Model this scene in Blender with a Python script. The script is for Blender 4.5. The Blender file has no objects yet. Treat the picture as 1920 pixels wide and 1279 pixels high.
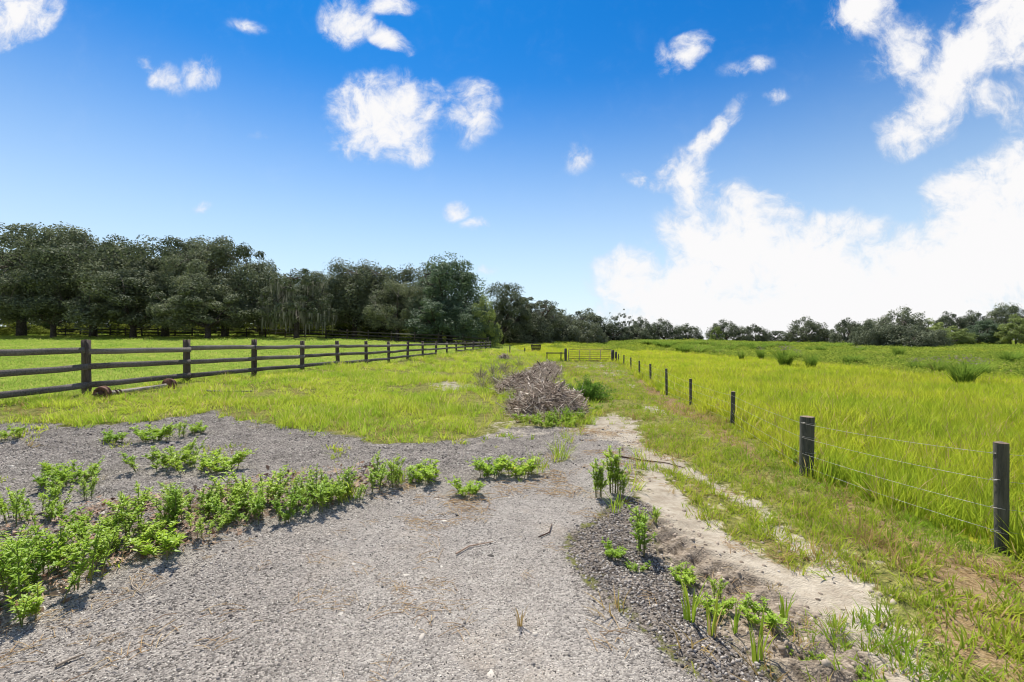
import bpy, math
import numpy as np
from mathutils import Vector

rng = np.random.default_rng(11)
SC = bpy.context.scene
COL = SC.collection
R = math.radians
FOC, CX, CY, EYE = 853.3, 960.0, 640.0, 1.5      # focal length in photo pixels, principal point, eye height

# ------------------------------------------------------------------ camera, exposure
cam_d = bpy.data.cameras.new("camera"); cam = bpy.data.objects.new("camera", cam_d); COL.objects.link(cam)
cam.location = (0, 0, EYE); cam.rotation_euler = (R(90), 0, 0)
cam_d.lens = 16.0; cam_d.sensor_width = 36.0; cam_d.clip_end = 3000; cam_d.clip_start = 0.05
SC.camera = cam
SC.view_settings.view_transform = 'Standard'; SC.view_settings.look = 'None'
SC.view_settings.exposure = 0.74; SC.view_settings.gamma = 1.0
SC.render.engine = 'CYCLES'
SC.cycles.max_bounces = 6; SC.cycles.diffuse_bounces = 3; SC.cycles.transmission_bounces = 4
SC.cycles.transparent_max_bounces = 4; SC.cycles.use_denoising = True; SC.cycles.filter_width = 1.1

# ------------------------------------------------------------------ sun and sky
SUN_AZ, SUN_EL = R(-22), R(58)                    # azimuth from straight ahead (+Y), towards the left
sd = Vector((math.sin(SUN_AZ) * math.cos(SUN_EL), math.cos(SUN_AZ) * math.cos(SUN_EL), math.sin(SUN_EL)))
sl = bpy.data.lights.new("sun", 'SUN'); sl.energy = 4.9; sl.angle = R(0.5); sl.color = (1.0, 0.94, 0.83)
so = bpy.data.objects.new("sun", sl); COL.objects.link(so)
so.rotation_euler = sd.to_track_quat('Z', 'Y').to_euler(); so.location = sd * 60

class NT:
    """tiny node-tree helper"""
    def __init__(s, tree): s.t = tree; s.n = tree.nodes; s.l = tree.links
    def add(s, typ, **kw):
        nd = s.n.new(typ)
        for k, v in kw.items():
            if k.startswith('i_'): s.set(nd.inputs[k[2:].replace('_', ' ')], v)
            else: setattr(nd, k, v)
        return nd
    def set(s, sock, v):
        if isinstance(v, bpy.types.NodeSocket): s.l.new(v, sock)
        elif v is not None: sock.default_value = v
    def math(s, op, a, b=None, c=None, clamp=False):
        nd = s.n.new('ShaderNodeMath'); nd.operation = op; nd.use_clamp = clamp
        s.set(nd.inputs[0], a)
        if b is not None: s.set(nd.inputs[1], b)
        if c is not None: s.set(nd.inputs[2], c)
        return nd.outputs[0]
    def mix(s, f, a, b, blend='MIX'):
        nd = s.n.new('ShaderNodeMix'); nd.data_type = 'RGBA'; nd.blend_type = blend
        s.set(nd.inputs[0], f); s.set(nd.inputs[6], a); s.set(nd.inputs[7], b)
        return nd.outputs[2]
    def ramp(s, x, lo, hi, a=0.0, b=1.0, smooth=True):
        nd = s.n.new('ShaderNodeMapRange'); nd.interpolation_type = 'SMOOTHSTEP' if smooth else 'LINEAR'
        s.set(nd.inputs[0], x)
        for k, v in ((1, lo), (2, hi), (3, a), (4, b)): s.set(nd.inputs[k], v)
        return nd.outputs[0]
    def noise(s, vec, scale, detail=3, rough=0.55, dist=0.0):
        nd = s.n.new('ShaderNodeTexNoise'); s.set(nd.inputs['Vector'], vec)
        nd.inputs['Scale'].default_value = scale; nd.inputs['Detail'].default_value = detail
        nd.inputs['Roughness'].default_value = rough; nd.inputs['Distortion'].default_value = dist
        return nd.outputs[0]

def c4(c): return (c[0], c[1], c[2], 1.0)

W = bpy.data.worlds.new("World"); SC.world = W; W.use_nodes = True
w = NT(W.node_tree); w.n.clear()
sky = w.add('ShaderNodeTexSky'); sky.sky_type = 'NISHITA'; sky.sun_disc = False
sky.sun_elevation = SUN_EL; sky.sun_rotation = SUN_AZ; sky.altitude = 0; sky.air_density = 1.0
sky.dust_density = 0.15; sky.ozone_density = 3.0
tc = w.add('ShaderNodeTexCoord')
sep = w.add('ShaderNodeSeparateXYZ', i_Vector=tc.outputs['Generated'])
yy = w.math('MAXIMUM', sep.outputs[1], 0.02)
ga = w.math('DIVIDE', sep.outputs[0], yy); gb = w.math('DIVIDE', sep.outputs[2], yy)
cmb = w.add('ShaderNodeCombineXYZ', i_X=ga, i_Y=gb)
# distort the cloud outlines
n3 = w.add('ShaderNodeTexNoise'); w.set(n3.inputs['Vector'], cmb.outputs[0]); n3.inputs['Scale'].default_value = 4.6
n3.inputs['Detail'].default_value = 7
dv = w.add('ShaderNodeVectorMath', operation='MULTIPLY_ADD')
w.set(dv.inputs[0], n3.outputs['Color']); dv.inputs[1].default_value = (0.11, 0.10, 0); w.set(dv.inputs[2], cmb.outputs[0])
dv2 = w.add('ShaderNodeVectorMath', operation='SUBTRACT'); w.set(dv2.inputs[0], dv.outputs[0]); dv2.inputs[1].default_value = (0.055, 0.05, 0)
CLOUDS = [  # place, half sizes, tilt, weight
    (715, 220, 135, 105, 5, 1.0), (780, 190, 70, 75, 40, .9), (880, 215, 72, 80, -15, .72), (780, 288, 42, 34, 0, .62), (655, 235, 60, 80, 0, .75),
    (20, 20, 130, 75, 15, 1.0), (655, 28, 62, 66, 0, .8), (728, 68, 70, 24, -32, .8), (735, 8, 60, 26, 0, .75),
    (305, 150, 62, 30, -18, .55), (376, 138, 48, 36, 0, .58), (270, 122, 30, 20, -40, .45), (460, 50, 50, 22, 0, .38),
    (1288, 100, 62, 34, 28, .85), (1250, 110, 24, 50, 0, .5), (1400, 130, 66, 24, 5, .5), (1450, 190, 42, 28, 0, .48), (1075, 293, 44, 34, 0, .5),
    (855, 400, 32, 28, 0, .62), (890, 426, 32, 22, 0, .5), (905, 505, 34, 16, 0, .42), (390, 383, 32, 14, 0, .42), (500, 247, 50, 14, 0, .32),
    (1340, 240, 95, 30, 48, .75), (1290, 320, 72, 66, 30, .85), (1190, 335, 50, 28, -15, .58), (1240, 330, 60, 40, 20, .5), (1300, 360, 50, 60, 0, .8),
    (1380, 480, 190, 150, 0, 1.25), (1270, 570, 200, 110, 0, 1.2), (1165, 530, 90, 70, 20, .95), (1560, 520, 220, 130, 0, 1.2),
    (1700, 560, 300, 150, 0, 1.4), (1870, 450, 170, 190, 20, 1.4), (1910, 350, 110, 100, 0, 1.15), (1500, 600, 420, 85, 0, 1.5), (2050, 450, 300, 260, 0, 1.5),
    (1800, 120, 230, 75, 52, 1.1), (1620, 25, 90, 62, 0, .8), (1690, 100, 100, 90, 20, .66), (1900, 40, 170, 110, 30, 1.1), (1700, 240, 80, 62, 55, .9),
    (1850, 185, 60, 40, 30, .5), (1900, 200, 60, 60, 0, .55), (2050, 120, 170, 130, 0, 1.0)]
fld = None
for (px, py, rx, ry, rot, wt) in CLOUDS:
    mp = w.add('ShaderNodeMapping', vector_type='TEXTURE')
    w.set(mp.inputs['Vector'], dv2.outputs[0])
    mp.inputs['Location'].default_value = ((px - CX) / FOC, (CY - py) / FOC, 0)
    mp.inputs['Rotation'].default_value = (0, 0, R(rot)); mp.inputs['Scale'].default_value = (rx / FOC, ry / FOC, 1)
    gr = w.add('ShaderNodeTexGradient', gradient_type='SPHERICAL'); w.set(gr.inputs[0], mp.outputs[0])
    v = w.math('MULTIPLY', w.math('POWER', gr.outputs[1], 0.75), wt)
    fld = v if fld is None else w.math('SMOOTH_MAX', fld, v, 0.12)
nz = w.noise(dv2.outputs[0], 9.0, 9, 0.62, 0.4)
nzb = w.noise(dv2.outputs[0], 24.0, 8, 0.66, 0.5)
gate = w.ramp(fld, 0.06, 0.36)
den = w.math('ADD', w.math('ADD', fld, 0.10), w.math('MULTIPLY', w.math('SUBTRACT', nz, 0.5), 2.0))
den = w.math('ADD', den, w.math('MULTIPLY', w.math('SUBTRACT', nzb, 0.5), 1.15))
cov = w.math('MULTIPLY', w.math('MULTIPLY', w.ramp(den, 0.08, 1.02), gate), w.ramp(sep.outputs[1], 0.1, 0.3))
# blue of the clear sky: the Nishita sky, richer overhead as in the photograph's processing
hs = w.add('ShaderNodeHueSaturation'); hs.inputs['Saturation'].default_value = 1.12; w.set(hs.inputs['Color'], sky.outputs[0])
skyc = w.mix(1.0, hs.outputs[0], c4((0.066, 0.083, 0.086)), 'MULTIPLY')
elev = w.math('MAXIMUM', sep.outputs[2], 0.0)
deep = w.mix(w.ramp(elev, 0.14, 0.60), c4((1, 1, 1)), c4((0.10, 0.66, 1.0)), 'MIX')
skyc = w.mix(1.0, skyc, deep, 'MULTIPLY')
hz = w.ramp(elev, 0.0, 0.50, 1.0, 0.0, smooth=False)
hz2 = w.math('MULTIPLY', w.math('POWER', hz, 1.4), 0.92)
skyc = w.mix(hz2, skyc, c4((0.50, 0.56, 0.62)))
cshade = w.ramp(w.math('ADD', w.math('MULTIPLY', den, 0.7), w.math('MULTIPLY', nzb, 0.5)), 0.25, 0.85)
cc = w.mix(cshade, c4((0.41, 0.43, 0.49)), c4((0.58, 0.576, 0.58)))
fin = w.mix(cov, skyc, cc)
# out-of-view cloud overhead and behind the viewer, added as neutral fill light
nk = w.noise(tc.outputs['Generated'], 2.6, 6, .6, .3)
fill_away = w.math('MAXIMUM', w.ramp(sep.outputs[2], .66, .78), w.ramp(sep.outputs[1], .15, -.1))
fin = w.mix(w.math('MULTIPLY', w.math('MULTIPLY', w.ramp(nk, .46, .64), fill_away), w.ramp(sep.outputs[2], 0.0, .1)), fin, c4((.54, .53, .52)))
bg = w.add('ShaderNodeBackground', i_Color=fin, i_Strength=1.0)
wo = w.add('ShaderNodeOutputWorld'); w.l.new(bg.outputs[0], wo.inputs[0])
W.cycles.sampling_method = 'MANUAL'; W.cycles.sample_map_resolution = 512

# ------------------------------------------------------------------ numeric helpers
def S(x): x = np.clip(x, 0, 1); return x * x * (3 - 2 * x)
def hsh(ix, iy, seed):
    n = (ix.astype(np.int64) * 374761393 + iy.astype(np.int64) * 668265263 + seed * 1442695041) & 0x7fffffff
    n = ((n ^ (n >> 13)) * 1274126177) & 0x7fffffff
    n = n ^ (n >> 16)
    return (n & 0xffff) / 65535.0
def vnoise(x, y, sc, seed=0):
    x = np.asarray(x, float) * sc; y = np.asarray(y, float) * sc
    ix, iy = np.floor(x), np.floor(y); fx, fy = S(x - ix), S(y - iy)
    a, b = hsh(ix, iy, seed), hsh(ix + 1, iy, seed); c, d = hsh(ix, iy + 1, seed), hsh(ix + 1, iy + 1, seed)
    return (a * (1 - fx) + b * fx) * (1 - fy) + (c * (1 - fx) + d * fx) * fy
def fbm(x, y, sc, oct=4, seed=0):
    s, a, t = 0, 1.0, 0
    for k in range(oct): s = s + a * vnoise(x, y, sc * 2.03 ** k, seed + k * 17); t += a; a *= 0.5
    return s / t

def hbase(x, y):
    """ground height without the small bumps"""
    x = np.asarray(x, float); y = np.asarray(y, float)
    left = 0.36 * S((-x - 1.2) / 6.5) * S((y - 3.5) / 6.0)
    lf = S((-x - 2) / 26.0)
    rise = (1 - lf) * 0.0275 * np.clip(y - 24, 0, 110) + lf * 0.034 * np.clip(y - 11, 0, 140)
    right = S((x - 5) / 9.0)
    rise = rise * (1 - right) + right * 0.0125 * np.clip(y - 26, 0, 150)
    hill = 0.75 * np.exp(-(((x - 27) / 17.0) ** 2 + ((y - 74) / 15.0) ** 2))
    return left + rise + hill
def gp(px, py):
    """ground point seen at a photo pixel"""
    u, v = (px - CX) / FOC, (CY - py) / FOC
    Y = np.geomspace(1.3, 300, 6000); d = EYE + v * Y - hbase(u * Y, Y)
    k = np.argmax(d < 0) if (d < 0).any() else len(Y) - 1
    return u * Y[k], Y[k]
def at(px, py, Y): return Vector(((px - CX) / FOC * Y, Y, EYE + (CY - py) / FOC * Y))

def poly(pts): return np.array([gp(*p) for p in pts])
def sdf(P, x, y):
    """signed distance to a polygon, positive inside"""
    d = np.full(x.shape, 1e9); ins = np.zeros(x.shape, bool); n = len(P)
    for i in range(n):
        ax, ay = P[i]; bx, by = P[(i + 1) % n]; ex, ey = bx - ax, by - ay
        t = np.clip(((x - ax) * ex + (y - ay) * ey) / (ex * ex + ey * ey + 1e-9), 0, 1)
        d = np.minimum(d, (x - ax - t * ex) ** 2 + (y - ay - t * ey) ** 2)
        c = ((ay > y) != (by > y)) & (x < (bx - ax) * (y - ay) / (by - ay + 1e-12) + ax)
        ins ^= c
    d = np.sqrt(d); return np.where(ins, d, -d)

# wire fence posts and board fence posts measured on the ground
WP = [(1878, 830, 1035), (1512, 782, 893), (1373, 735, 800), (1295, 711, 762), (1250, 692, 739), (1220, 683, 720), (1199, 677, 708), (1183, 671, 692), (1169.5, 666, 685), (1160, 664, 680)]
WPG = [gp(a, c) for a, b, c in WP]
BF0, BFD = np.array((-9.25, 9.9)), np.array((6.95, 39.1)); BFL = np.linalg.norm(BFD); BFD = BFD / BFL
BFC = BF0 + BFD * BFL                               # far corner of the board fence
PZ = {}
PZ['drive'] = poly([(-300, 1270), (0, 1155), (150, 1092), (300, 1040), (450, 990), (560, 962), (690, 935), (760, 912), (840, 900), (1010, 885), (1060, 850), (1090, 808), (1150, 800), (1195, 820), (1195, 860), (1180, 930), (1120, 960), (1060, 1000), (1055, 1050), (1100, 1100), (1190, 1170), (1260, 1225), (1320, 1290), (1420, 1700), (-300, 1700)])
PZ['mound'] = poly([(-300, 792), (0, 790), (150, 797), (330, 783), (400, 772), (470, 790), (560, 803), (620, 815), (700, 835), (800, 832), (900, 815), (960, 800), (1090, 800), (1060, 850), (1010, 885), (840, 905), (690, 940), (450, 995), (0, 1160), (-300, 1280)])
PZ['dark'] = poly([(1180, 930), (1225, 960), (1262, 1040), (1330, 1110), (1400, 1180), (1480, 1290), (1650, 1700), (1420, 1700), (1320, 1290), (1190, 1170), (1100, 1100), (1055, 1050), (1060, 1000), (1120, 960)])
PZ['litter'] = poly([(-300, 1030), (0, 1000), (250, 935), (450, 900), (600, 890), (760, 885), (760, 912), (690, 938), (560, 965), (450, 995), (300, 1045), (150, 1097), (0, 1160), (-300, 1280)])
PZ['pale'] = poly([(620, 975), (840, 925), (1000, 915), (1100, 855), (1180, 850), (1170, 935), (1060, 1000), (1055, 1050), (1100, 1100), (1190, 1170), (1300, 1290), (1400, 1700), (200, 1700), (480, 1290), (600, 1120)])
PZ['sand'] = poly([(1080, 800), (1130, 775), (1190, 785), (1200, 840), (1260, 855), (1390, 925), (1450, 970), (1550, 1020), (1650, 1095), (1760, 1180), (1860, 1300), (2000, 1700), (1650, 1700), (1480, 1290), (1400, 1180), (1330, 1110), (1262, 1040), (1225, 960), (1180, 930), (1195, 860), (1150, 830)])
PZ['churn'] = poly([(1235, 975), (1300, 1005), (1400, 1075), (1520, 1150), (1660, 1279), (1800, 1700), (1600, 1700), (1440, 1230), (1350, 1125), (1250, 1020)])
PZ['isle'] = poly([(1235, 872), (1320, 900), (1420, 965), (1530, 1040), (1480, 1062), (1390, 1000), (1320, 950), (1255, 910)])
PZ['isle2'] = poly([(1560, 1030), (1650, 1075), (1760, 1180), (1840, 1290), (1740, 1290), (1690, 1190), (1600, 1110)])
PZ['brown1'] = poly([(1185, 690), (1205, 700), (1262, 748), (1390, 828), (1450, 872), (1420, 868), (1300, 800), (1215, 745), (1190, 712)])
PZ['brown2'] = poly([(1530, 905), (1620, 945), (1750, 1010), (1960, 1090), (2100, 1400), (1800, 1250), (1680, 1080), (1560, 985)])
PZ['patch'] = poly([(800, 718), (850, 714), (905, 722), (880, 732), (815, 730)])
PZ['gatepatch'] = poly([(1070, 684), (1150, 681), (1160, 690), (1100, 692)])
PZ['patch2'] = poly([(905, 800), (960, 785), (1080, 795), (1090, 812), (1000, 820), (900, 822)])
fl = [(WPG[0][0] + 1.5, -2.0), WPG[0]] + WPG[1:] + [(2.6, 31.0), (-.5, 60.0), (-4.0, 130.0), (190, 130), (190, -2)]
PZ['field'] = np.array(fl)
PZ['lawn'] = np.array([BF0 - BFD * 14, BF0, BFC, (-40, 53), (-120, 60), (-120, -5)])

def zones(x, y):
    x = np.asarray(x, float); y = np.asarray(y, float)
    amp = np.clip(0.09 + 0.022 * y, 0.05, 0.5)
    wx = x + (fbm(x, y, 1.7, 4, 3) - .5) * 2.2 * amp; wy = y + (fbm(x, y, 1.7, 4, 9) - .5) * 2.6 * amp
    Z = {}
    for k, P in PZ.items():
        wd = {'field': 0.12, 'lawn': 0.3, 'pale': .5, 'dark': .28, 'sand': .26, 'mound': .30, 'churn': .34, 'litter': .2}.get(k, 0.11)
        Z[k] = S((sdf(P, wx, wy) + wd) / (2 * wd))
    return Z

_a, _b = np.array(gp(1240, 985)), np.array(gp(1600, 1250)); TRD = (_b - _a) / np.linalg.norm(_b - _a)
def hgt(x, y, Z=None):
    x = np.asarray(x, float); y = np.asarray(y, float)
    near = 1 / (1 + (y / 25.0) ** 2)
    h = hbase(x, y) + (fbm(x, y, .45, 3, 5) - .5) * 0.16 * S((y - 4) / 10) + (fbm(x, y, 1.6, 3, 6) - .5) * 0.05
    if Z is not None:
        ch = Z['churn'] * (1 - .5 * Z['isle'])
        al, ac = (x - 1.32) * TRD[0] + (y - 3.8) * TRD[1], (x - 1.32) * -TRD[1] + (y - 3.8) * TRD[0]
        lug = np.sin((al + .5 * np.abs((ac + .06 * np.sin(al * 2)) % .5 - .25)) * 2 * np.pi / .19)
        h = h + Z['churn'] * np.clip(lug * 1.6, -1, 1) * .036 * S((fbm(x, y, 1.2, 2, 24) - .2) / .3)
        h = h + ch * ((fbm(x, y, 8.5, 3, 21) - .47) * 0.085) * near
        h = h + Z['mound'] * (fbm(x, y, 3.2, 3, 22) - .45) * 0.05 + Z['litter'] * 0.03
        h = h - Z['sand'] * (1 - Z['churn']) * 0.025
        h = h + (1 - np.maximum.reduce([Z['drive'], Z['sand']])) * (fbm(x, y, 5, 2, 31) - .5) * 0.03
    return h

# ------------------------------------------------------------------ mesh helpers
class MB:
    """collects vertices and faces, then links them as one mesh object"""
    def __init__(s): s.v = []; s.f = []; s.n = 0; s.mi = []
    def add(s, V, F, mi=0):
        V = np.asarray(V, float).reshape(-1, 3); F = np.asarray(F, int)
        s.v.append(V); s.f.append(F + s.n); s.mi.append(np.full(len(F), mi)); s.n += len(V)
        return s
    def mesh(s, name, mats, smooth=False):
        me = bpy.data.meshes.new(name)
        if s.v:
            V = np.concatenate(s.v); tot = sum(len(f) for f in s.f)
            me.vertices.add(len(V)); me.vertices.foreach_set('co', V.astype(np.float32).ravel())
            ls = np.concatenate([np.full(len(f), f.shape[1]) for f in s.f]); lv = np.concatenate([f.ravel() for f in s.f])
            me.loops.add(len(lv)); me.loops.foreach_set('vertex_index', lv.astype(np.int32))
            me.polygons.add(tot)
            me.polygons.foreach_set('loop_start', np.concatenate([[0], np.cumsum(ls)[:-1]]).astype(np.int32))
            me.polygons.foreach_set('material_index', np.concatenate(s.mi).astype(np.int32))
            if smooth: me.polygons.foreach_set('use_smooth', np.ones(tot, bool))
            me.update(calc_edges=True); me.validate()
        for m in (mats if isinstance(mats, (list, tuple)) else [mats]): me.materials.append(m)
        return me
    def build(s, name, mats, parent=None, smooth=False, loc=None):
        o = bpy.data.objects.new(name, s.mesh(name, mats, smooth)); COL.objects.link(o)
        if parent is not None: o.parent = parent
        if loc is not None: o.location = loc
        return o
    def box(s, c, d, rot=0.0, M=None, mi=0):
        dx, dy, dz = d[0] / 2, d[1] / 2, d[2] / 2
        V = np.array([(a * dx, b * dy, e * dz) for e in (-1, 1) for b in (-1, 1) for a in (-1, 1)])
        if M is not None: V = V @ np.asarray(M).T
        elif rot: cr, sr = math.cos(rot), math.sin(rot); V = V @ np.array([[cr, -sr, 0], [sr, cr, 0], [0, 0, 1]]).T
        return s.add(V + np.asarray(c), [(0, 2, 3, 1), (4, 5, 7, 6), (0, 1, 5, 4), (2, 6, 7, 3), (0, 4, 6, 2), (1, 3, 7, 5)], mi)
    def tube(s, P, r, n=7, cap=True, mi=0):
        P = np.asarray(P, float); m = len(P); r = np.broadcast_to(np.asarray(r, float), (m,))
        T = np.gradient(P, axis=0); T /= np.linalg.norm(T, axis=1)[:, None] + 1e-9
        up = np.where(np.abs(T[:, 2:3]) > .9, np.array([[1., 0, 0]]), np.array([[0, 0, 1.]]))
        A = np.cross(T, up); A /= np.linalg.norm(A, axis=1)[:, None] + 1e-9; B = np.cross(T, A)
        for i in range(1, m):
            if A[i] @ A[i - 1] < 0: A[i] *= -1; B[i] *= -1
        th = np.linspace(0, 2 * np.pi, n, endpoint=False)
        V = P[:, None] + r[:, None, None] * (np.cos(th)[None, :, None] * A[:, None] + np.sin(th)[None, :, None] * B[:, None])
        i, j = np.meshgrid(np.arange(m - 1), np.arange(n), indexing='ij'); k = (j + 1) % n
        F = np.stack([i * n + j, i * n + k, (i + 1) * n + k, (i + 1) * n + j], -1).reshape(-1, 4)
        b = s.n; s.add(V.reshape(-1, 3), F, mi)
        if cap:
            for q in (0, m - 1):
                s.f.append(np.array([[b + q * n + t for t in range(n)]])); s.mi.append(np.array([mi]))
        return s
    def ring(s, prof, c, axis, n=20, mi=0):
        """lathe: prof = (distance along axis, radius)"""
        ax = Vector(axis).normalized(); A = ax.orthogonal().normalized(); B = ax.cross(A)
        th = np.linspace(0, 2 * np.pi, n, endpoint=False); A, B, ax, c = map(np.array, (A, B, ax, c))
        V = np.array([c + ax * t + r * (math.cos(a) * A + math.sin(a) * B) for t, r in prof for a in th]); m = len(prof)
        F = [(i * n + j, i * n + (j + 1) % n, (i + 1) * n + (j + 1) % n, (i + 1) * n + j) for i in range(m - 1) for j in range(n)]
        return s.add(V, F, mi)

def leaves(C, N, size, asp=0.55, rs=rng, fold=0.25):
    """one folded diamond leaf per centre"""
    C = np.asarray(C, float); n = len(C); N = N / (np.linalg.norm(N, axis=1)[:, None] + 1e-9)
    t = rs.normal(size=(n, 3)); t -= (t * N).sum(1)[:, None] * N; t /= np.linalg.norm(t, axis=1)[:, None] + 1e-9
    b = np.cross(N, t); size = np.broadcast_to(size, (n,))[:, None]
    V = np.stack([C - t * size * .5, C + b * size * asp * .5 - N * size * fold * .5, C + t * size * .5, C - b * size * asp * .5 - N * size * fold * .5], 1)
    i = np.arange(n)[:, None] * 4
    return V.reshape(-1, 3), np.hstack([i, i + 1, i + 2, i + 3])

def blades(n, h, spread, width, bend, rs, hvar=0.5, curl=0.0):
    """n tapering grass blades in a tuft"""
    r = spread * np.sqrt(rs.random(n)); a = rs.random(n) * 6.283; base = np.stack([r * np.cos(a), r * np.sin(a), np.full(n, -0.01)], 1)
    az = a + rs.normal(size=n) * 1.0; d = np.stack([np.cos(az), np.sin(az), np.zeros(n)], 1)
    sidev = np.stack([-np.sin(az + rs.normal(size=n) * .6), np.cos(az), np.zeros(n)], 1)
    H = h * (1 - hvar * rs.random(n)); bn = bend * (0.3 + rs.random(n)) * H
    ts = np.array([0, .4, .75, 1.0]); wd = np.array([1, .85, .55, .04]); V = []
    for t, q in zip(ts, wd):
        z = H * (t - 0.35 * curl * t ** 3); p = base + d * (bn * t ** 2)[:, None]; p[:, 2] += z
        ww = (width * q * .5 * (0.7 + .6 * rs.random(n)))[:, None]
        V += [p - sidev * ww, p + sidev * ww]
    V = np.stack(V, 1); i = np.arange(n)[:, None] * 8
    F = np.concatenate([np.hstack([i + 2 * k, i + 2 * k + 1, i + 2 * k + 3, i + 2 * k + 2]) for k in range(3)])
    return V.reshape(-1, 3), F

def empty(name, loc, rz=0.0):
    o = bpy.data.objects.new(name, None); COL.objects.link(o); o.location = loc; o.rotation_euler = (0, 0, rz); o.empty_display_size = .2
    return o
def tag(o, label=None, cat=None, group=None, kind=None):
    if label: o['label'] = label
    if cat: o['category'] = cat
    if group: o['group'] = group
    if kind: o['kind'] = kind
    return o
def dup(root):
    c = root.copy(); COL.objects.link(c)
    for ch in list(root.children):
        k = ch.copy(); COL.objects.link(k); k.parent = c
        for g in ch.children:
            q = g.copy(); COL.objects.link(q); q.parent = k
    return c

# ------------------------------------------------------------------ materials
def mat(name):
    m = bpy.data.materials.new(name); m.use_nodes = True; t = NT(m.node_tree); t.n.clear()
    return m, t
def out(t, sh): o = t.add('ShaderNodeOutputMaterial'); t.l.new(sh, o.inputs[0])
def pos(t): return t.add('ShaderNodeNewGeometry').outputs['Position']

def leaf_mat(name, ca, cb, cd=None, trans=0.4, big=0.35, dry=0.12, gloss=0.0, island=True, rough=0.45):
    """green tissue: light passes through; three natural tints mixed by plant, leaf and place"""
    m, t = mat(name); p = pos(t)
    oi = t.add('ShaderNodeObjectInfo').outputs['Random']
    ri = t.add('ShaderNodeNewGeometry').outputs['Random Per Island']
    nz_ = t.noise(p, big, 3)
    f = t.math('ADD', t.math('MULTIPLY', oi, .35), t.math('MULTIPLY', t.ramp(nz_, .36, .64), .40))
    f = t.math('ADD', f, t.math('MULTIPLY', ri, .25))
    col = t.mix(f, c4(ca), c4(cb))
    if cd is not None:
        fd = t.math('GREATER_THAN', t.math('ADD', t.math('MULTIPLY', ri, .75), t.math('MULTIPLY', oi, .25)), 1 - dry)
        col = t.mix(fd, col, c4(cd))
    b1 = t.add('ShaderNodeBsdfDiffuse', i_Color=col); tr = t.add('ShaderNodeBsdfTranslucent', i_Color=col)
    mx = t.add('ShaderNodeMixShader'); mx.inputs[0].default_value = trans
    t.l.new(b1.outputs[0], mx.inputs[1]); t.l.new(tr.outputs[0], mx.inputs[2]); sh = mx.outputs[0]
    if gloss > 0:
        g = t.add('ShaderNodeBsdfGlossy'); g.inputs['Roughness'].default_value = rough; g.inputs['Color'].default_value = (.9, .92, .95, 1)
        m2 = t.add('ShaderNodeMixShader'); m2.inputs[0].default_value = gloss
        t.l.new(sh, m2.inputs[1]); t.l.new(g.outputs[0], m2.inputs[2]); sh = m2.outputs[0]
    out(t, sh); return m

def wood_mat(name, ca, cb, scale=(1, 1, 1), rough=0.85, axis_scale=14, bump=0.4):
    m, t = mat(name); tcn = t.add('ShaderNodeTexCoord').outputs['Object']
    mp = t.add('ShaderNodeMapping'); t.set(mp.inputs[0], tcn); mp.inputs['Scale'].default_value = scale
    n1 = t.noise(mp.outputs[0], axis_scale, 6, .65, .6); n2 = t.noise(tcn, 1.3, 3); oi = t.add('ShaderNodeObjectInfo').outputs['Random']
    f = t.math('ADD', t.math('MULTIPLY', t.ramp(n1, .3, .7), .6), t.math('MULTIPLY', t.ramp(n2, .35, .65), .3))
    f = t.math('ADD', f, t.math('MULTIPLY', t.math('SUBTRACT', oi, .5), .25), clamp=True)
    col = t.mix(f, c4(ca), c4(cb))
    bp = t.add('ShaderNodeBump'); bp.inputs['Strength'].default_value = bump; bp.inputs['Distance'].default_value = .01; t.l.new(n1, bp.inputs['Height'])
    pb = t.add('ShaderNodeBsdfPrincipled', i_Roughness=rough); t.l.new(col, pb.inputs['Base Color']); t.l.new(bp.outputs[0], pb.inputs['Normal'])
    pb.inputs['Specular IOR Level'].default_value = .25
    out(t, pb.outputs[0]); return m

def plain_mat(name, ca, cb, scale=6, rough=.8, metal=0.0, big=None, bump=0.3):
    m, t = mat(name); tcn = t.add('ShaderNodeTexCoord').outputs['Object']; n1 = t.noise(tcn, scale, 5, .6)
    col = t.mix(t.ramp(n1, .35, .65), c4(ca), c4(cb))
    pb = t.add('ShaderNodeBsdfPrincipled', i_Roughness=rough, i_Metallic=metal); t.l.new(col, pb.inputs['Base Color'])
    bp = t.add('ShaderNodeBump'); bp.inputs['Strength'].default_value = bump; bp.inputs['Distance'].default_value = .005; t.l.new(n1, bp.inputs['Height']); t.l.new(bp.outputs[0], pb.inputs['Normal'])
    out(t, pb.outputs[0]); return m

def island_mat(name, cols, rough=.9):
    """colour picked per loose piece from a short list (sticks, stones)"""
    m, t = mat(name); ri = t.add('ShaderNodeNewGeometry').outputs['Random Per Island']; oi = t.add('ShaderNodeObjectInfo').outputs['Random']
    f = t.math('FRACT', t.math('ADD', t.math('MULTIPLY', ri, 7.31), t.math('MULTIPLY', oi, 3.77)))
    cr = t.add('ShaderNodeValToRGB'); cr.color_ramp.interpolation = 'LINEAR'; e = cr.color_ramp.elements
    while len(e) < len(cols): e.new(.5)
    for k, c in enumerate(cols): e[k].position = k / (len(cols) - 1); e[k].color = c4(c)
    t.l.new(f, cr.inputs[0])
    pb = t.add('ShaderNodeBsdfPrincipled', i_Roughness=rough); t.l.new(cr.outputs[0], pb.inputs['Base Color']); pb.inputs['Specular IOR Level'].default_value = .2
    out(t, pb.outputs[0]); return m

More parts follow.
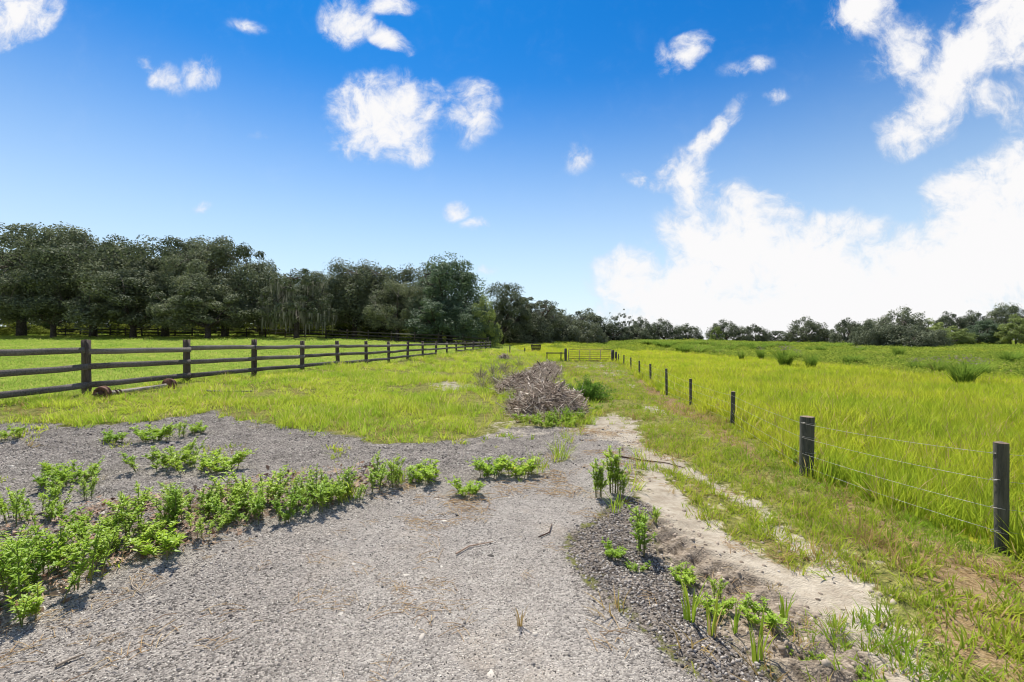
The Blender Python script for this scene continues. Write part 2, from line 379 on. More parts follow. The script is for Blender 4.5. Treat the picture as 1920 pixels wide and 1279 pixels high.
def ground_mat():
    m, t = mat('ground_surface'); p = pos(t)
    A = t.add('ShaderNodeAttribute', attribute_name='zone_a'); Bz = t.add('ShaderNodeAttribute', attribute_name='zone_b'); Cz = t.add('ShaderNodeAttribute', attribute_name='zone_c')
    sa = t.add('ShaderNodeSeparateColor', i_Color=A.outputs['Color']); sb = t.add('ShaderNodeSeparateColor', i_Color=Bz.outputs['Color']); sc_ = t.add('ShaderNodeSeparateColor', i_Color=Cz.outputs['Color'])
    nf = t.noise(p, 22, 5, .65); nm = t.noise(p, 4.5, 4, .6); nb = t.noise(p, .8, 5, .6); nff = t.noise(p, 90, 3, .6)
    jit = t.math('ADD', t.math('MULTIPLY', t.math('SUBTRACT', nf, .5), 1.1), t.math('MULTIPLY', t.math('SUBTRACT', nm, .5), 1.3))
    def msk(s, w_=.16, k=1.0): return t.ramp(t.math('ADD', s, t.math('MULTIPLY', jit, k)), .5 - w_, .5 + w_)
    # crushed stone
    vo = t.add('ShaderNodeTexVoronoi'); t.set(vo.inputs['Vector'], p); vo.inputs['Scale'].default_value = 88
    vs = t.add('ShaderNodeSeparateColor', i_Color=vo.outputs['Color'])
    chip = t.math('ADD', t.math('MULTIPLY', vs.outputs[0], .75), t.math('MULTIPLY', nff, .25))
    cr = t.add('ShaderNodeValToRGB'); e = cr.color_ramp.elements; e[0].position = .16; e[0].color = (.035, .033, .032, 1); e[1].position = .95; e[1].color = (.50, .465, .42, 1)
    q = e.new(.32); q.color = (.19, .175, .16, 1); q = e.new(.6); q.color = (.33, .305, .275, 1); t.l.new(chip, cr.inputs[0])
    fine = t.mix(t.ramp(nm, .4, .62), c4((.49, .445, .395)), c4((.35, .315, .28)))
    light = t.mix(t.math('ADD', t.math('MULTIPLY', t.ramp(nb, .35, .65), .3), .32), cr.outputs[0], fine)
    gm = t.mix(t.ramp(nm, .3, .7), c4((.68, .66, .65)), c4((1.08, 1.05, 1.03)))
    greyer = t.mix(1.0, cr.outputs[0], gm, 'MULTIPLY')
    darkg = t.mix(1.0, cr.outputs[0], t.mix(t.ramp(nm, .35, .65), c4((.36, .335, .32)), c4((.74, .69, .65))), 'MULTIPLY')
    grass_soil = t.mix(t.ramp(t.math('ADD', t.math('MULTIPLY', nm, .35), t.math('MULTIPLY', nf, .65)), .38, .62), c4((.12, .13, .04)), c4((.33, .31, .10)))
    field_soil = t.mix(t.ramp(nb, .3, .7), c4((.28, .30, .025)), c4((.40, .38, .035)))
    lawn_soil = t.mix(t.ramp(nb, .3, .7), c4((.25, .33, .06)), c4((.38, .41, .09)))
    sandc = t.mix(t.ramp(t.math('ADD', t.math('MULTIPLY', nm, .6), t.math('MULTIPLY', nf, .4)), .35, .65), c4((.36, .305, .235)), c4((.53, .47, .38)))
    churnc = t.mix(t.ramp(nf, .35, .65), c4((.15, .12, .09)), c4((.38, .315, .245)))
    brownc = t.mix(t.ramp(nf, .3, .7), c4((.20, .125, .06)), c4((.36, .27, .15)))
    litc = t.mix(t.ramp(nf, .35, .62), c4((.09, .06, .045)), c4((.27, .20, .155)))
    col = grass_soil
    col = t.mix(msk(sb.outputs[1]), col, lawn_soil)
    col = t.mix(msk(sb.outputs[0]), col, field_soil)
    col = t.mix(msk(sa.outputs[1]), col, greyer)
    worn = t.noise(p, 1.7, 5, .62)
    light = t.mix(t.math('MULTIPLY', t.ramp(worn, .50, .66), .55), light, t.mix(.5, darkg, fine))
    greyer = t.mix(t.math('MULTIPLY', t.ramp(worn, .52, .70), .5), greyer, t.mix(.25, darkg, fine))
    tan = t.mix(t.math('MULTIPLY', t.ramp(nb, .52, .72), .45), light, c4((.50, .38, .24)))
    col = t.mix(msk(sa.outputs[0]), col, t.mix(t.ramp(t.math('ADD', A.outputs['Alpha'], t.math('MULTIPLY', jit, .5)), .2, .9), t.mix(.32, greyer, light), tan))
    col = t.mix(msk(sa.outputs[2], .2), col, sandc)
    col = t.mix(msk(sb.outputs[2], .2), col, darkg)
    col = t.mix(msk(sc_.outputs[0], .2), col, churnc)
    col = t.mix(msk(sc_.outputs[1], .22), col, brownc)
    col = t.mix(msk(sc_.outputs[2], .2), col, litc)
    hh = t.math('ADD', t.math('MULTIPLY', t.math('SUBTRACT', 1.0, vo.outputs['Distance']), .5), t.math('ADD', t.math('MULTIPLY', nf, 1.2), t.math('MULTIPLY', nff, .5)))
    bp = t.add('ShaderNodeBump'); bp.inputs['Strength'].default_value = .75; bp.inputs['Distance'].default_value = .018; t.l.new(hh, bp.inputs['Height'])
    d = t.add('ShaderNodeBsdfDiffuse', i_Color=col); t.l.new(bp.outputs[0], d.inputs['Normal']); d.inputs['Roughness'].default_value = .6
    out(t, d.outputs[0]); return m

M = {}
M['ground'] = ground_mat()
M['board'] = wood_mat('weathered_board', (.042, .036, .033), (.22, .195, .182), (1, 9, 9), axis_scale=5)
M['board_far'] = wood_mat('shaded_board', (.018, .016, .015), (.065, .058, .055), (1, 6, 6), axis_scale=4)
M['board_grey'] = wood_mat('silvered_board', (.085, .074, .068), (.26, .235, .22), (1, 9, 9), axis_scale=5)
M['fpost'] = wood_mat('weathered_post', (.024, .019, .017), (.12, .093, .078), (8, 8, 1), axis_scale=6)
M['rpost'] = wood_mat('treated_round_post', (.032, .036, .030), (.12, .115, .095), (9, 9, 1), axis_scale=7, bump=.8)
M['rposttop'] = plain_mat('sawn_post_end', (.20, .14, .09), (.10, .075, .06), 20)
M['wire'] = plain_mat('galvanised_wire', (.42, .42, .42), (.30, .28, .26), 30, .45, .6)
M['gate'] = plain_mat('dull_gate_steel', (.055, .045, .038), (.13, .085, .06), 8, .6, .4)
M['rust'] = plain_mat('rusted_steel', (.075, .036, .025), (.185, .085, .052), 14, .85, .2)
M['rustdark'] = plain_mat('dark_rusted_steel', (.035, .022, .018), (.10, .05, .035), 20, .9, .2)
M['tube'] = plain_mat('grey_axle_tube', (.15, .125, .105), (.31, .275, .24), 12, .8, .1)
M['bark'] = wood_mat('oak_bark', (.030, .024, .020), (.13, .11, .095), (3, 3, 1), axis_scale=3.5, bump=.8)
M['stick'] = island_mat('dead_branch', [(.07, .05, .038), (.26, .20, .155), (.54, .455, .375), (.35, .28, .22), (.64, .56, .48), (.13, .095, .07)])
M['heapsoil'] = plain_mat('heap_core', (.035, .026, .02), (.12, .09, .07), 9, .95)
M['stone'] = island_mat('stone_chips', [(.045, .041, .038), (.21, .19, .168), (.47, .43, .375), (.32, .29, .255), (.58, .54, .48), (.085, .077, .07), (.40, .365, .32)])
M['stone_dark'] = island_mat('dark_stone_chips', [(.038, .034, .033), (.14, .125, .118), (.32, .29, .265), (.085, .077, .072), (.44, .405, .37), (.055, .05, .047)])
M['clod'] = island_mat('sandy_clods', [(.13, .10, .075), (.29, .24, .19), (.37, .315, .255), (.20, .16, .125)])
M['straw'] = island_mat('dry_straw', [(.30, .19, .09), (.48, .36, .20), (.40, .27, .14), (.22, .13, .07)])
M['litter'] = island_mat('dry_leaf', [(.10, .06, .04), (.24, .15, .105), (.36, .27, .20), (.16, .09, .06)])
M['field'] = leaf_mat('field_grass', (.25, .37, .030), (.55, .56, .052), (.46, .35, .16), .5, .35, .11)
M['field_green'] = leaf_mat('field_weed', (.13, .22, .035), (.36, .41, .065), (.40, .34, .14), .42, .30, .09)
M['lawn'] = leaf_mat('lawn_grass', (.23, .37, .06), (.45, .51, .12), (.50, .42, .18), .4, .25, .12)
M['slope'] = leaf_mat('rough_grass', (.21, .37, .035), (.56, .59, .07), (.58, .45, .22), .5, .6, .15)
M['short'] = leaf_mat('verge_grass', (.17, .31, .03), (.46, .49, .055), (.46, .34, .15), .4, .7, .18)
M['drygrass'] = leaf_mat('dry_grass', (.34, .22, .09), (.45, .36, .15), (.20, .22, .04), .35, .7, .2)
M['weed'] = leaf_mat('weed_leaf', (.19, .35, .03), (.46, .60, .07), (.50, .44, .09), .48, 2.0, .03, .02)
M['weedstem'] = plain_mat('weed_stem', (.10, .14, .03), (.19, .16, .07), 10)
M['bush'] = leaf_mat('bush_leaf', (.07, .17, .028), (.17, .30, .05), None, .4, 2.0, 0)
M['deadweed'] = leaf_mat('dead_weed', (.17, .15, .105), (.28, .25, .18), (.13, .17, .06), .3, 2.0, .3)
M['rush'] = leaf_mat('rush_blade', (.11, .20, .03), (.26, .35, .06), (.30, .24, .11), .4, 1.2, .10)
M['rushplume'] = leaf_mat('rush_plume', (.26, .22, .17), (.36, .31, .25), None, .4, 1.2, 0)
M['oak'] = leaf_mat('oak_leaf', (.058, .080, .040), (.190, .215, .115), None, .26, .12, 0, .025, rough=.65)
M['oaklight'] = leaf_mat('light_oak_leaf', (.14, .19, .05), (.30, .36, .11), None, .35, .2, 0, .02)
M['oakdeep'] = leaf_mat('deep_green_leaf', (.052, .095, .050), (.140, .200, .105), None, .3, .2, 0, .03, rough=.6)
M['oakfar'] = leaf_mat('far_oak_leaf', (.062, .083, .047), (.178, .200, .118), None, .28, .1, 0, .025, rough=.65)
M['under'] = leaf_mat('undergrowth_leaf', (.10, .14, .03), (.25, .28, .06), None, .45, .4, 0)
M['moss'] = leaf_mat('hanging_moss', (.13, .135, .11), (.23, .23, .19), None, .3, .4, 0)

# ------------------------------------------------------------------ ground sheet (one height field, shared out to lawn/soil, gravel and sand)
def axis_pts(fine0, fine1, step, lo, hi, grow):
    a = [fine0]
    while a[-1] < fine1: a.append(a[-1] + step)
    s_ = step
    while a[-1] < hi: s_ *= grow; a.append(a[-1] + s_)
    b = [fine0]; s_ = step
    while b[-1] > lo: s_ *= grow; b.append(b[-1] - s_)
    return np.array(b[:0:-1] + a)
gx = axis_pts(-5.0, 6.0, .026, -420, 420, 1.032); gy = axis_pts(1.4, 6.5, .026, -30, 900, 1.022)
GX, GY = np.meshgrid(gx, gy); sh = GX.shape
zx, zy = GX.ravel(), GY.ravel(); Zg = zones(zx, zy)
gz = hgt(zx, zy, Zg)
nxs, nys = len(gx), len(gy)
ii, jj = np.meshgrid(np.arange(nys - 1), np.arange(nxs - 1), indexing='ij')
GF = np.stack([ii * nxs + jj, ii * nxs + jj + 1, (ii + 1) * nxs + jj + 1, (ii + 1) * nxs + jj], -1).reshape(-1, 4)
GV = np.stack([zx, zy, gz], 1)
inv = 1 - Zg['field']
sandk = .55 + .75 * fbm(zx, zy, 1.5, 4, 15)
sandm = np.clip(sandk * np.maximum.reduce([Zg['sand'] * (1 - .75 * np.maximum(Zg['isle'], Zg['isle2'] * .8)), Zg['patch'] * .62, Zg['gatepatch'] * .5, Zg['patch2'] * .45]), 0, 1)
# thin sandy wear along the far part of the track
trk = S(1 - np.abs(zx - (1.9 + .135 * zy)) / 1.6) * S((zy - 7) / 3) * S((34 - zy) / 8) * inv
sandm = np.maximum(sandm, trk * np.clip((fbm(zx, zy, .9, 3, 77) - .42) * 3, 0, .7))
lawnm = np.maximum(Zg['lawn'], S((zy - 40) / 12) * (zx < 4))
brown = np.clip(np.maximum(Zg['brown1'], Zg['brown2'] * .75) * (.45 + 1.1 * fbm(zx, zy, 1.3, 3, 44)), 0, 1) * inv
cols = {'zone_a': (Zg['drive'], Zg['mound'], sandm), 'zone_b': (Zg['field'], lawnm, Zg['dark']), 'zone_c': (np.clip(Zg['churn'] * 1.15, 0, 1), brown * .9, Zg['litter'] * (.12 + .8 * fbm(zx, zy, 1.2, 2, 12)))}
fm = lambda a: a[GF].mean(1)
gravf = fm(np.maximum.reduce([Zg['drive'], Zg['mound'], Zg['dark'] * .9])); sandf = fm(Zg['sand'])
pick = np.where(sandf > np.maximum(gravf, .5), 2, np.where(gravf > .5, 1, 0))
for k, nm_ in enumerate(('ground', 'gravel_drive', 'sand_track')):
    F = GF[pick == k]; used = np.unique(F); remap = np.zeros(len(GV), int); remap[used] = np.arange(len(used))
    o = MB().add(GV[used], remap[F]).build(nm_, M['ground'], smooth=True)
    for an, ch in cols.items():
        a = o.data.attributes.new(an, 'FLOAT_COLOR', 'POINT')
        arr = np.ones((len(used), 4), np.float32)
        if an == 'zone_a': arr[:, 3] = (Zg['pale'] * (.55 + .8 * fbm(zx, zy, 1.1, 3, 14)))[used]
        for c in range(3): arr[:, c] = ch[c][used]
        a.data.foreach_set('color', arr.ravel())
    o['kind'] = 'structure'

# ------------------------------------------------------------------ scattering (stuff): one object each, instancing small tuft meshes
def scatter(name, protos, P, rot, scl, pk, label, cat=None):
    me = bpy.data.meshes.new(name); n = len(P); me.vertices.add(n)
    me.vertices.foreach_set('co', np.asarray(P, np.float32).ravel())
    a = me.attributes.new('turn', 'FLOAT_VECTOR', 'POINT'); a.data.foreach_set('vector', np.asarray(rot, np.float32).ravel())
    a = me.attributes.new('size', 'FLOAT_VECTOR', 'POINT'); a.data.foreach_set('vector', np.asarray(scl, np.float32).ravel())
    a = me.attributes.new('pick', 'INT', 'POINT'); a.data.foreach_set('value', np.asarray(pk, np.int32))
    o = bpy.data.objects.new(name, me); COL.objects.link(o)
    for pm in protos[0].materials: me.materials.append(pm)
    ng = bpy.data.node_groups.new(name, 'GeometryNodeTree')
    ng.interface.new_socket('Geometry', in_out='INPUT', socket_type='NodeSocketGeometry'); ng.interface.new_socket('Geometry', in_out='OUTPUT', socket_type='NodeSocketGeometry')
    N, L = ng.nodes, ng.links; gi = N.new('NodeGroupInput'); go = N.new('NodeGroupOutput'); jn = N.new('GeometryNodeJoinGeometry')
    for pm in protos:
        po = bpy.data.objects.new(pm.name, pm); oi = N.new('GeometryNodeObjectInfo'); oi.inputs['Object'].default_value = po
        gti = N.new('GeometryNodeGeometryToInstance'); L.new(oi.outputs['Geometry'], gti.inputs[0]); L.new(gti.outputs[0], jn.inputs[0])
    iop = N.new('GeometryNodeInstanceOnPoints'); L.new(gi.outputs[0], iop.inputs['Points']); L.new(jn.outputs[0], iop.inputs['Instance'])
    iop.inputs['Pick Instance'].default_value = True
    for an, ty, sk in (('pick', 'INT', 'Instance Index'), ('turn', 'FLOAT_VECTOR', 'Rotation'), ('size', 'FLOAT_VECTOR', 'Scale')):
        na = N.new('GeometryNodeInputNamedAttribute'); na.data_type = ty; na.inputs['Name'].default_value = an; L.new(na.outputs[0], iop.inputs[sk])
    L.new(iop.outputs[0], go.inputs[0])
    md = o.modifiers.new('scatter', 'NODES'); md.node_group = ng
    return tag(o, label, cat, kind='stuff')

def spots(bands, dens):
    """random spots inside the view cone (with room to the sides); bands: (y0, y1, per m2, size factor)"""
    X, Y, Q = [], [], []
    for (y0, y1, d, q) in bands:
        wd = 1.2 * y1 + 3; n = int((y1 - y0) * 2 * wd * d); x = rng.uniform(-wd, wd, n); y = rng.uniform(y0, y1, n)
        k = np.abs(x) < 1.2 * y + 2.5; X.append(x[k]); Y.append(y[k]); Q.append(np.full(k.sum(), q))
    x, y, q = map(np.concatenate, (X, Y, Q)); Z = zones(x, y)
    k = rng.random(len(x)) < dens(x, y, Z); Z = {a: b[k] for a, b in Z.items()}
    return x[k], y[k], q[k], Z
def rots(n, tilt=.15):
    return np.stack([rng.normal(size=n) * tilt, rng.normal(size=n) * tilt, rng.random(n) * 6.283], 1)
def tufts(name, m, n, num, **kw):
    r_ = []
    for i in range(num):
        rs = np.random.default_rng(100 + i + len(name)); b = MB(); b.add(*blades(n, rs=rs, **kw)); r_.append(b.mesh(name, m))
    return r_
def put(name, protos, x, y, q, Z, lo, hi, label, tilt=.15, zk=0.6, sink=0.0, cat=None, hs=1.0):
    n = len(x); s = rng.uniform(lo, hi, n) * q * (.62 + .76 * fbm(x, y, .75, 3, 90) if 'grass' in name else 1)
    scl = np.stack([s, s, s * q ** (zk - 1) * hs], 1)
    P = np.stack([x, y, hgt(x, y, Z) - sink], 1)
    return scatter(name, protos, P, rots(n, tilt), scl, rng.integers(0, len(protos), n), label, cat)

def bare(Z): return np.maximum.reduce([Z['drive'], Z['mound'], Z['dark'], Z['sand'], Z['churn']])

# tall yellow-green grass of the right-hand field
def weedzone(x, y):
    a = S((x - 16.5 + 7 * (fbm(x, y, .11, 3, 62) - .5)) / 3) * S((y - 13) / 5)
    band = np.exp(-((y - 50 + .15 * (x - 30)) / 6.0) ** 2) * S((x - 26) / 8)
    rise_ = np.exp(-((x - 24) / 14.0) ** 2) * S((y - 44 + 10 * (fbm(x, y, .12, 2, 5) - .5)) / 8)
    return np.clip(np.maximum(a * (1 - .85 * band), rise_), 0, 1)
def d_field(x, y, Z):
    wed = weedzone(x, y)                       # the darker weeds take over farther out
    return S((Z['field'] - .35) / .4) * (1 - .6 * wed) * np.clip(.62 + .8 * fbm(x, y, .8, 3, 61), 0, 1)
x, y, q, Z = spots([(1.2, 5, 130, .9), (5, 10, 85, 1.0), (10, 20, 46, 1.1), (20, 40, 20, 1.4), (40, 75, 8, 2.0), (75, 125, 2.5, 3.2)], d_field)
Zs = Z; n = len(x)
put('field_grass', tufts('field_tuft', M['field'], 24, 5, h=.31, spread=.10, width=.010, bend=.5, hvar=.6), x, y, q, Z, .75, 1.25, 'tall yellow green grass filling the field right of the wire fence', .2, -.7)
# dead stems standing in it
x, y, q, Z = spots([(1.2, 8, 26, 1.0), (8, 20, 14, 1.2), (20, 60, 3, 1.8)], lambda x, y, Z: S((Z['field'] - .3) / .4) * np.clip((fbm(x, y, .6, 3, 64) - .38) * 4, .05, 1))
put('dead_grass', tufts('stem_tuft', M['drygrass'], 9, 4, h=.36, spread=.14, width=.005, bend=.55, hvar=.5), x, y, q, Z, .7, 1.15, 'brown dead stems scattered through the yellow green field grass', .25, -.2)
# darker knee-high weeds across the far field
def d_weed(x, y, Z):
    return Z['field'] * weedzone(x, y) * np.clip((fbm(x, y, .22, 4, 63) - .30) * 4, .10, 1)
x, y, q, Z = spots([(15, 40, 7, 1.0), (40, 75, 3.5, 1.5), (75, 120, 1.4, 2.4)], d_weed)
def weedy(i):
    rs = np.random.default_rng(300 + i); b = MB(); C = rs.normal(size=(110, 3)) * (.20, .20, .08) + (0, 0, .16); b.add(*leaves(C, rs.normal(size=(110, 3)) + (0, 0, .8), rs.uniform(.07, .14, 110), .45, rs))
    b.add(*blades(12, .30, .2, .02, .4, rs)); return b.mesh('field_weed', M['field_green'])
put('field_weeds', [weedy(i) for i in range(4)], x, y, q, Z, .7, 1.2, 'darker green knee high weeds spreading over the far part of the field', .12, .1)

# mown grass of the paddock
def d_lawn(x, y, Z): return np.maximum(Z['lawn'], S((y - 44) / 8) * S((6 - x) / 3)) * np.clip(.5 + fbm(x, y, .5, 3, 65), 0, 1)
x, y, q, Z = spots([(6, 12, 45, 1.1), (12, 22, 30, 1.3), (22, 45, 12, 1.9), (45, 75, 4, 3.0)], d_lawn)
put('paddock_grass', tufts('lawn_tuft', M['lawn'], 20, 4, h=.085, spread=.09, width=.010, bend=.8, hvar=.6), x, y, q, Z, .7, 1.3, 'short mown grass of the paddock behind the board fence', .2, .45)

# rough grass on the bank left of the brush piles
def d_slope(x, y, Z):
    m = (1 - bare(Z)) * (1 - Z['field']) * (1 - Z['lawn']) * (1 - .9 * Z['patch']) * (1 - .6 * Z['patch2'])
    lf = S((1.6 + .06 * y - x) / .9)
    return m * lf * np.clip((fbm(x, y, .7, 4, 66) - .29) * 3.0, .08, 1) * S((48 - y) / 8)
x, y, q, Z = spots([(4, 10, 120, .9), (10, 18, 65, 1.0), (18, 32, 22, 1.5), (32, 48, 8, 2.2)], d_slope)
hv = .25 + 1.5 * fbm(x, y, .6, 3, 68) ** 1.3
n = len(x); s = rng.uniform(.7, 1.3, n) * q
scatter('bank_grass', tufts('bank_tuft', M['slope'], 20, 5, h=.21, spread=.08, width=.008, bend=.75, hvar=.65), np.stack([x, y, hgt(x, y, Z)], 1), rots(n, .22),
        np.stack([s, s, s * hv * q ** -.55], 1), rng.integers(0, 5, n), 'rough yellow green grass on the bank below the board fence')

# short grass of the track and verge right of the drive
def d_verge(x, y, Z):
    m = (1 - np.maximum.reduce([Z['drive'], Z['mound'], Z['dark'], Z['field']])) * (1 - Z['lawn'])
    rt = S((x - 1.5 - .06 * y + .5) / .7)
    sandy = np.maximum(Z['sand'] * (1 - np.maximum(Z['isle'], Z['isle2']) * .8), Z['churn'] * .93)
    d = np.clip((fbm(x, y, 1.4, 4, 70) - .24) * 3.4, .05, 1)
    thin = np.clip((fbm(x, y, 2.2, 3, 71) - .55) * 4.0, 0, .6)
    return m * rt * (d * (1 - sandy) + thin * sandy) * (1 - .6 * np.maximum(Z['brown1'], Z['brown2']) * np.clip(fbm(x, y, 1.1, 3, 72) * 1.6, 0, 1)) * S((44 - y) / 8)
x, y, q, Z = spots([(1.2, 4, 420, .8), (4, 8, 210, .95), (8, 16, 70, 1.3), (16, 44, 16, 2.2)], d_verge)
put('verge_grass', tufts('verge_tuft', M['short'], 14, 5, h=.085, spread=.05, width=.007, bend=1.0, hvar=.6), x, y, q, Z, .6, 1.5, 'short patchy grass beside the sandy track', .3, .5)
# dead tufts
def d_dry(x, y, Z):
    br = np.maximum(Z['brown1'], Z['brown2']); nb_ = np.clip((fbm(x, y, 1.6, 3, 73) - .38) * 3, 0, 1)
    edge = (1 - Z['field']) * (1 - np.maximum.reduce([Z['drive'], Z['dark'], Z['lawn'], Z['mound'] * .985]))
    return edge * np.maximum(br * nb_ * .6, .08 * nb_ * S((x - 1.2) / 1) + .12 * nb_) * S((30 - y) / 8) * (1 - .7 * Z['sand'])
x, y, q, Z = spots([(1.2, 5, 260, .9), (5, 10, 120, 1.1), (10, 30, 14, 1.7)], d_dry)
put('dry_grass', tufts('dry_tuft', M['drygrass'], 14, 4, h=.10, spread=.07, width=.006, bend=1.3, hvar=.6), x, y, q, Z, .6, 1.4, 'dead brown grass tufts scattered along the verge and fence line', .35, .5)
# small sprigs growing through the gravel
def d_spr(x, y, Z):
    g_ = np.maximum(Z['mound'], Z['litter']); return g_ * np.clip((fbm(x, y, 1.3, 4, 74) - .56) * 5, 0, 1) * S((-x + .8) / .5)
x, y, q, Z = spots([(2, 6, 60, .8), (6, 13, 45, 1.0)], d_spr)
put('gravel_sprigs', tufts('sprig_tuft', M['slope'], 12, 4, h=.07, spread=.06, width=.011, bend=1.1, hvar=.6), x, y, q, Z, .6, 1.5, 'small green sprigs coming through the grey gravel', .3, .5)

# loose stones
def stone(i, m, flat=.65):
    rs = np.random.default_rng(500 + i); a = (1 + 5 ** .5) / 2
    V = np.array([(-1, a, 0), (1, a, 0), (-1, -a, 0), (1, -a, 0), (0, -1, a), (0, 1, a), (0, -1, -a), (0, 1, -a), (a, 0, -1), (a, 0, 1), (-a, 0, -1), (-a, 0, 1)]) / 1.9
    F = [(0, 11, 5), (0, 5, 1), (0, 1, 7), (0, 7, 10), (0, 10, 11), (1, 5, 9), (5, 11, 4), (11, 10, 2), (10, 7, 6), (7, 1, 8), (3, 9, 4), (3, 4, 2), (3, 2, 6), (3, 6, 8), (3, 8, 9), (4, 9, 5), (2, 4, 11), (6, 2, 10), (8, 6, 7), (9, 8, 1)]
    V = V * rs.uniform(.65, 1.25, (12, 1)) * (rs.uniform(.8, 1.3), rs.uniform(.6, 1.0), flat * rs.uniform(.6, 1.2))
    return MB().add(V, F).mesh('stone', m)
def d_gr(x, y, Z): return S((np.maximum(Z['drive'], Z['mound']) - .45) / .3) * (1 - Z['dark']) * np.clip(.35 + fbm(x, y, 1.1, 3, 75), 0, 1)
x, y, q, Z = spots([(1.3, 3.2, 8500, .85), (3.2, 5.5, 3400, 1.05), (5.5, 9, 700, 1.6)], d_gr)
put('loose_gravel', [stone(i, M['stone']) for i in range(8)], x, y, q, Z, .0026, .0086, 'pale crushed stone lying loose on the drive', .6, 1.0, .001)
x, y, q, Z = spots([(1.3, 9, 9, 1.0)], d_gr)
put('coarse_stones', [stone(i + 40, M['stone'], .45) for i in range(6)], x, y, q, Z, .018, .036, 'larger flat pale stones pressed into the gravel', .15, 1.0, .008)
def d_dk(x, y, Z): return S((np.maximum(Z['dark'], np.maximum(Z['mound'] * (1 - Z['drive']) * (.30 + .2 * (fbm(x, y, 1.0, 3, 76) > .5)), np.maximum(Z['drive'] * (1 - Z['pale']) * .40, np.maximum(Z['sand'] * .31, Z['drive'] * .33)))) - .28) / .6)
x, y, q, Z = spots([(1.3, 3.2, 3000, 1.0), (3.2, 6, 900, 1.3), (6, 10, 200, 2)], d_dk)
put('dark_gravel', [stone(i + 20, M['stone_dark']) for i in range(8)], x, y, q, Z, .006, .015, 'dark crushed asphalt chips along the right edge of the drive', .6, 1.0, .001)
def d_cl(x, y, Z): return Z['churn'] * np.clip((fbm(x, y, 2.5, 3, 78) - .35) * 3, 0, 1) + .10 * Z['sand']
x, y, q, Z = spots([(1.3, 4, 750, 1.0), (4, 7, 300, 1.2)], d_cl)
put('sand_clods', [stone(i + 60, M['clod'], .75) for i in range(6)], x, y, q, Z, .006, .026, 'crumbly clods of churned sand in the wheel rut', .6, 1.0, .004)
# straw and dead leaves
def straw_proto(i):
    rs = np.random.default_rng(700 + i); b = MB()
    for k in range(7):
        a = rs.random() * 6.28; L_ = rs.uniform(.05, .16); c = rs.normal(size=3) * (.05, .05, 0); d = np.array((math.cos(a), math.sin(a), rs.normal() * .08))
        b.tube([c - d * L_ / 2 + (0, 0, .004), c + (0, 0, .010 + .01 * rs.random()), c + d * L_ / 2 + (0, 0, .004)], .0016, 4, False)
    return b.mesh('straw', M['straw'])
def d_st(x, y, Z): return np.clip((fbm(x, y, 1.5, 4, 79) - .48) * 6, .03, 1) * np.maximum.reduce([Z['drive'], Z['sand'], Z['churn'], Z['brown2'], Z['dark'] * .4]) * .8
x, y, q, Z = spots([(1.3, 4, 110, .9), (4, 8, 55, 1.3)], d_st)
put('dry_straw', [straw_proto(i) for i in range(4)], x, y, q, Z, .6, 1.2, 'wisps of dry straw lying on the drive and track', .05, 1.0)
def litter_proto(i):
    rs = np.random.default_rng(720 + i); C = rs.normal(size=(12, 3)) * (.07, .07, .006) + (0, 0, .012)
    return MB().add(*leaves(C, rs.normal(size=(12, 3)) * .5 + (0, 0, 1), rs.uniform(.025, .055, 12), .6, rs, .4)).mesh('litter', M['litter'])
x, y, q, Z = spots([(1.8, 4, 70, 1), (4, 8, 34, 1.1)], lambda x, y, Z: S((Z['litter'] - .3) / .4) * np.clip(.3 + fbm(x, y, 2, 3, 80), 0, 1))
put('leaf_litter', [litter_proto(i) for i in range(4)], x, y, q, Z, .7, 1.3, 'brown dead leaves under the weeds along the drive', .2, 1.0)

# ------------------------------------------------------------------ board fence (three rails) along the paddock
def h1(x, y): return float(hgt(np.array([x]), np.array([y]), zones(np.array([x]), np.array([y])))[0])
def plank(b, p, q_, hgt_, th, rs, sag=0.0, seg=4):
    """a board from p to q (centres), slightly wavy"""
    p, q_ = np.array(p), np.array(q_); d = q_ - p; L_ = np.linalg.norm(d); hd = np.array((d[0], d[1], 0)) / np.hypot(d[0], d[1]); nrm = np.array((-hd[1], hd[0], 0)); V = []
    for k in range(seg + 1):
        t = k / seg; c = p + d * t + (0, 0, -sag * 4 * t * (1 - t) + rs.normal() * .006); w_ = hgt_ / 2 * (1 + rs.normal() * .02); nn = nrm * (th / 2)
        off = nrm * rs.normal() * .006
        V += [c - nn + off - (0, 0, w_), c + nn + off - (0, 0, w_), c + nn + off + (0, 0, w_), c - nn + off + (0, 0, w_)]
    F = [(4 * k + a, 4 * k + (a + 1) % 4, 4 * k + 4 + (a + 1) % 4, 4 * k + 4 + a) for k in range(seg) for a in range(4)] + [(0, 3, 2, 1), (4 * seg, 4 * seg + 1, 4 * seg + 2, 4 * seg + 3)]
    b.add(np.array(V), F)
def post_mesh(b, x, y, z0, z1, w_, rs, lean=.02, rot=0):
    n = 5; V = []
    lx, ly = rs.normal() * lean, rs.normal() * lean
    for k in range(n):
        t = k / (n - 1); z = z0 + (z1 - z0) * t; s_ = w_ / 2 * (1 + rs.normal() * .03)
        for a, c in ((-1, -1), (1, -1), (1, 1), (-1, 1)):
            V.append((x + lx * t + (a * math.cos(rot) - c * math.sin(rot)) * s_, y + ly * t + (a * math.sin(rot) + c * math.cos(rot)) * s_, z + (rs.normal() * .006 if k == n - 1 else 0)))
    F = [(4 * k + a, 4 * k + (a + 1) % 4, 4 * k + 4 + (a + 1) % 4, 4 * k + 4 + a) for k in range(n - 1) for a in range(4)] + [(4 * n - 4, 4 * n - 3, 4 * n - 2, 4 * n - 1)]
    b.add(np.array(V), F)
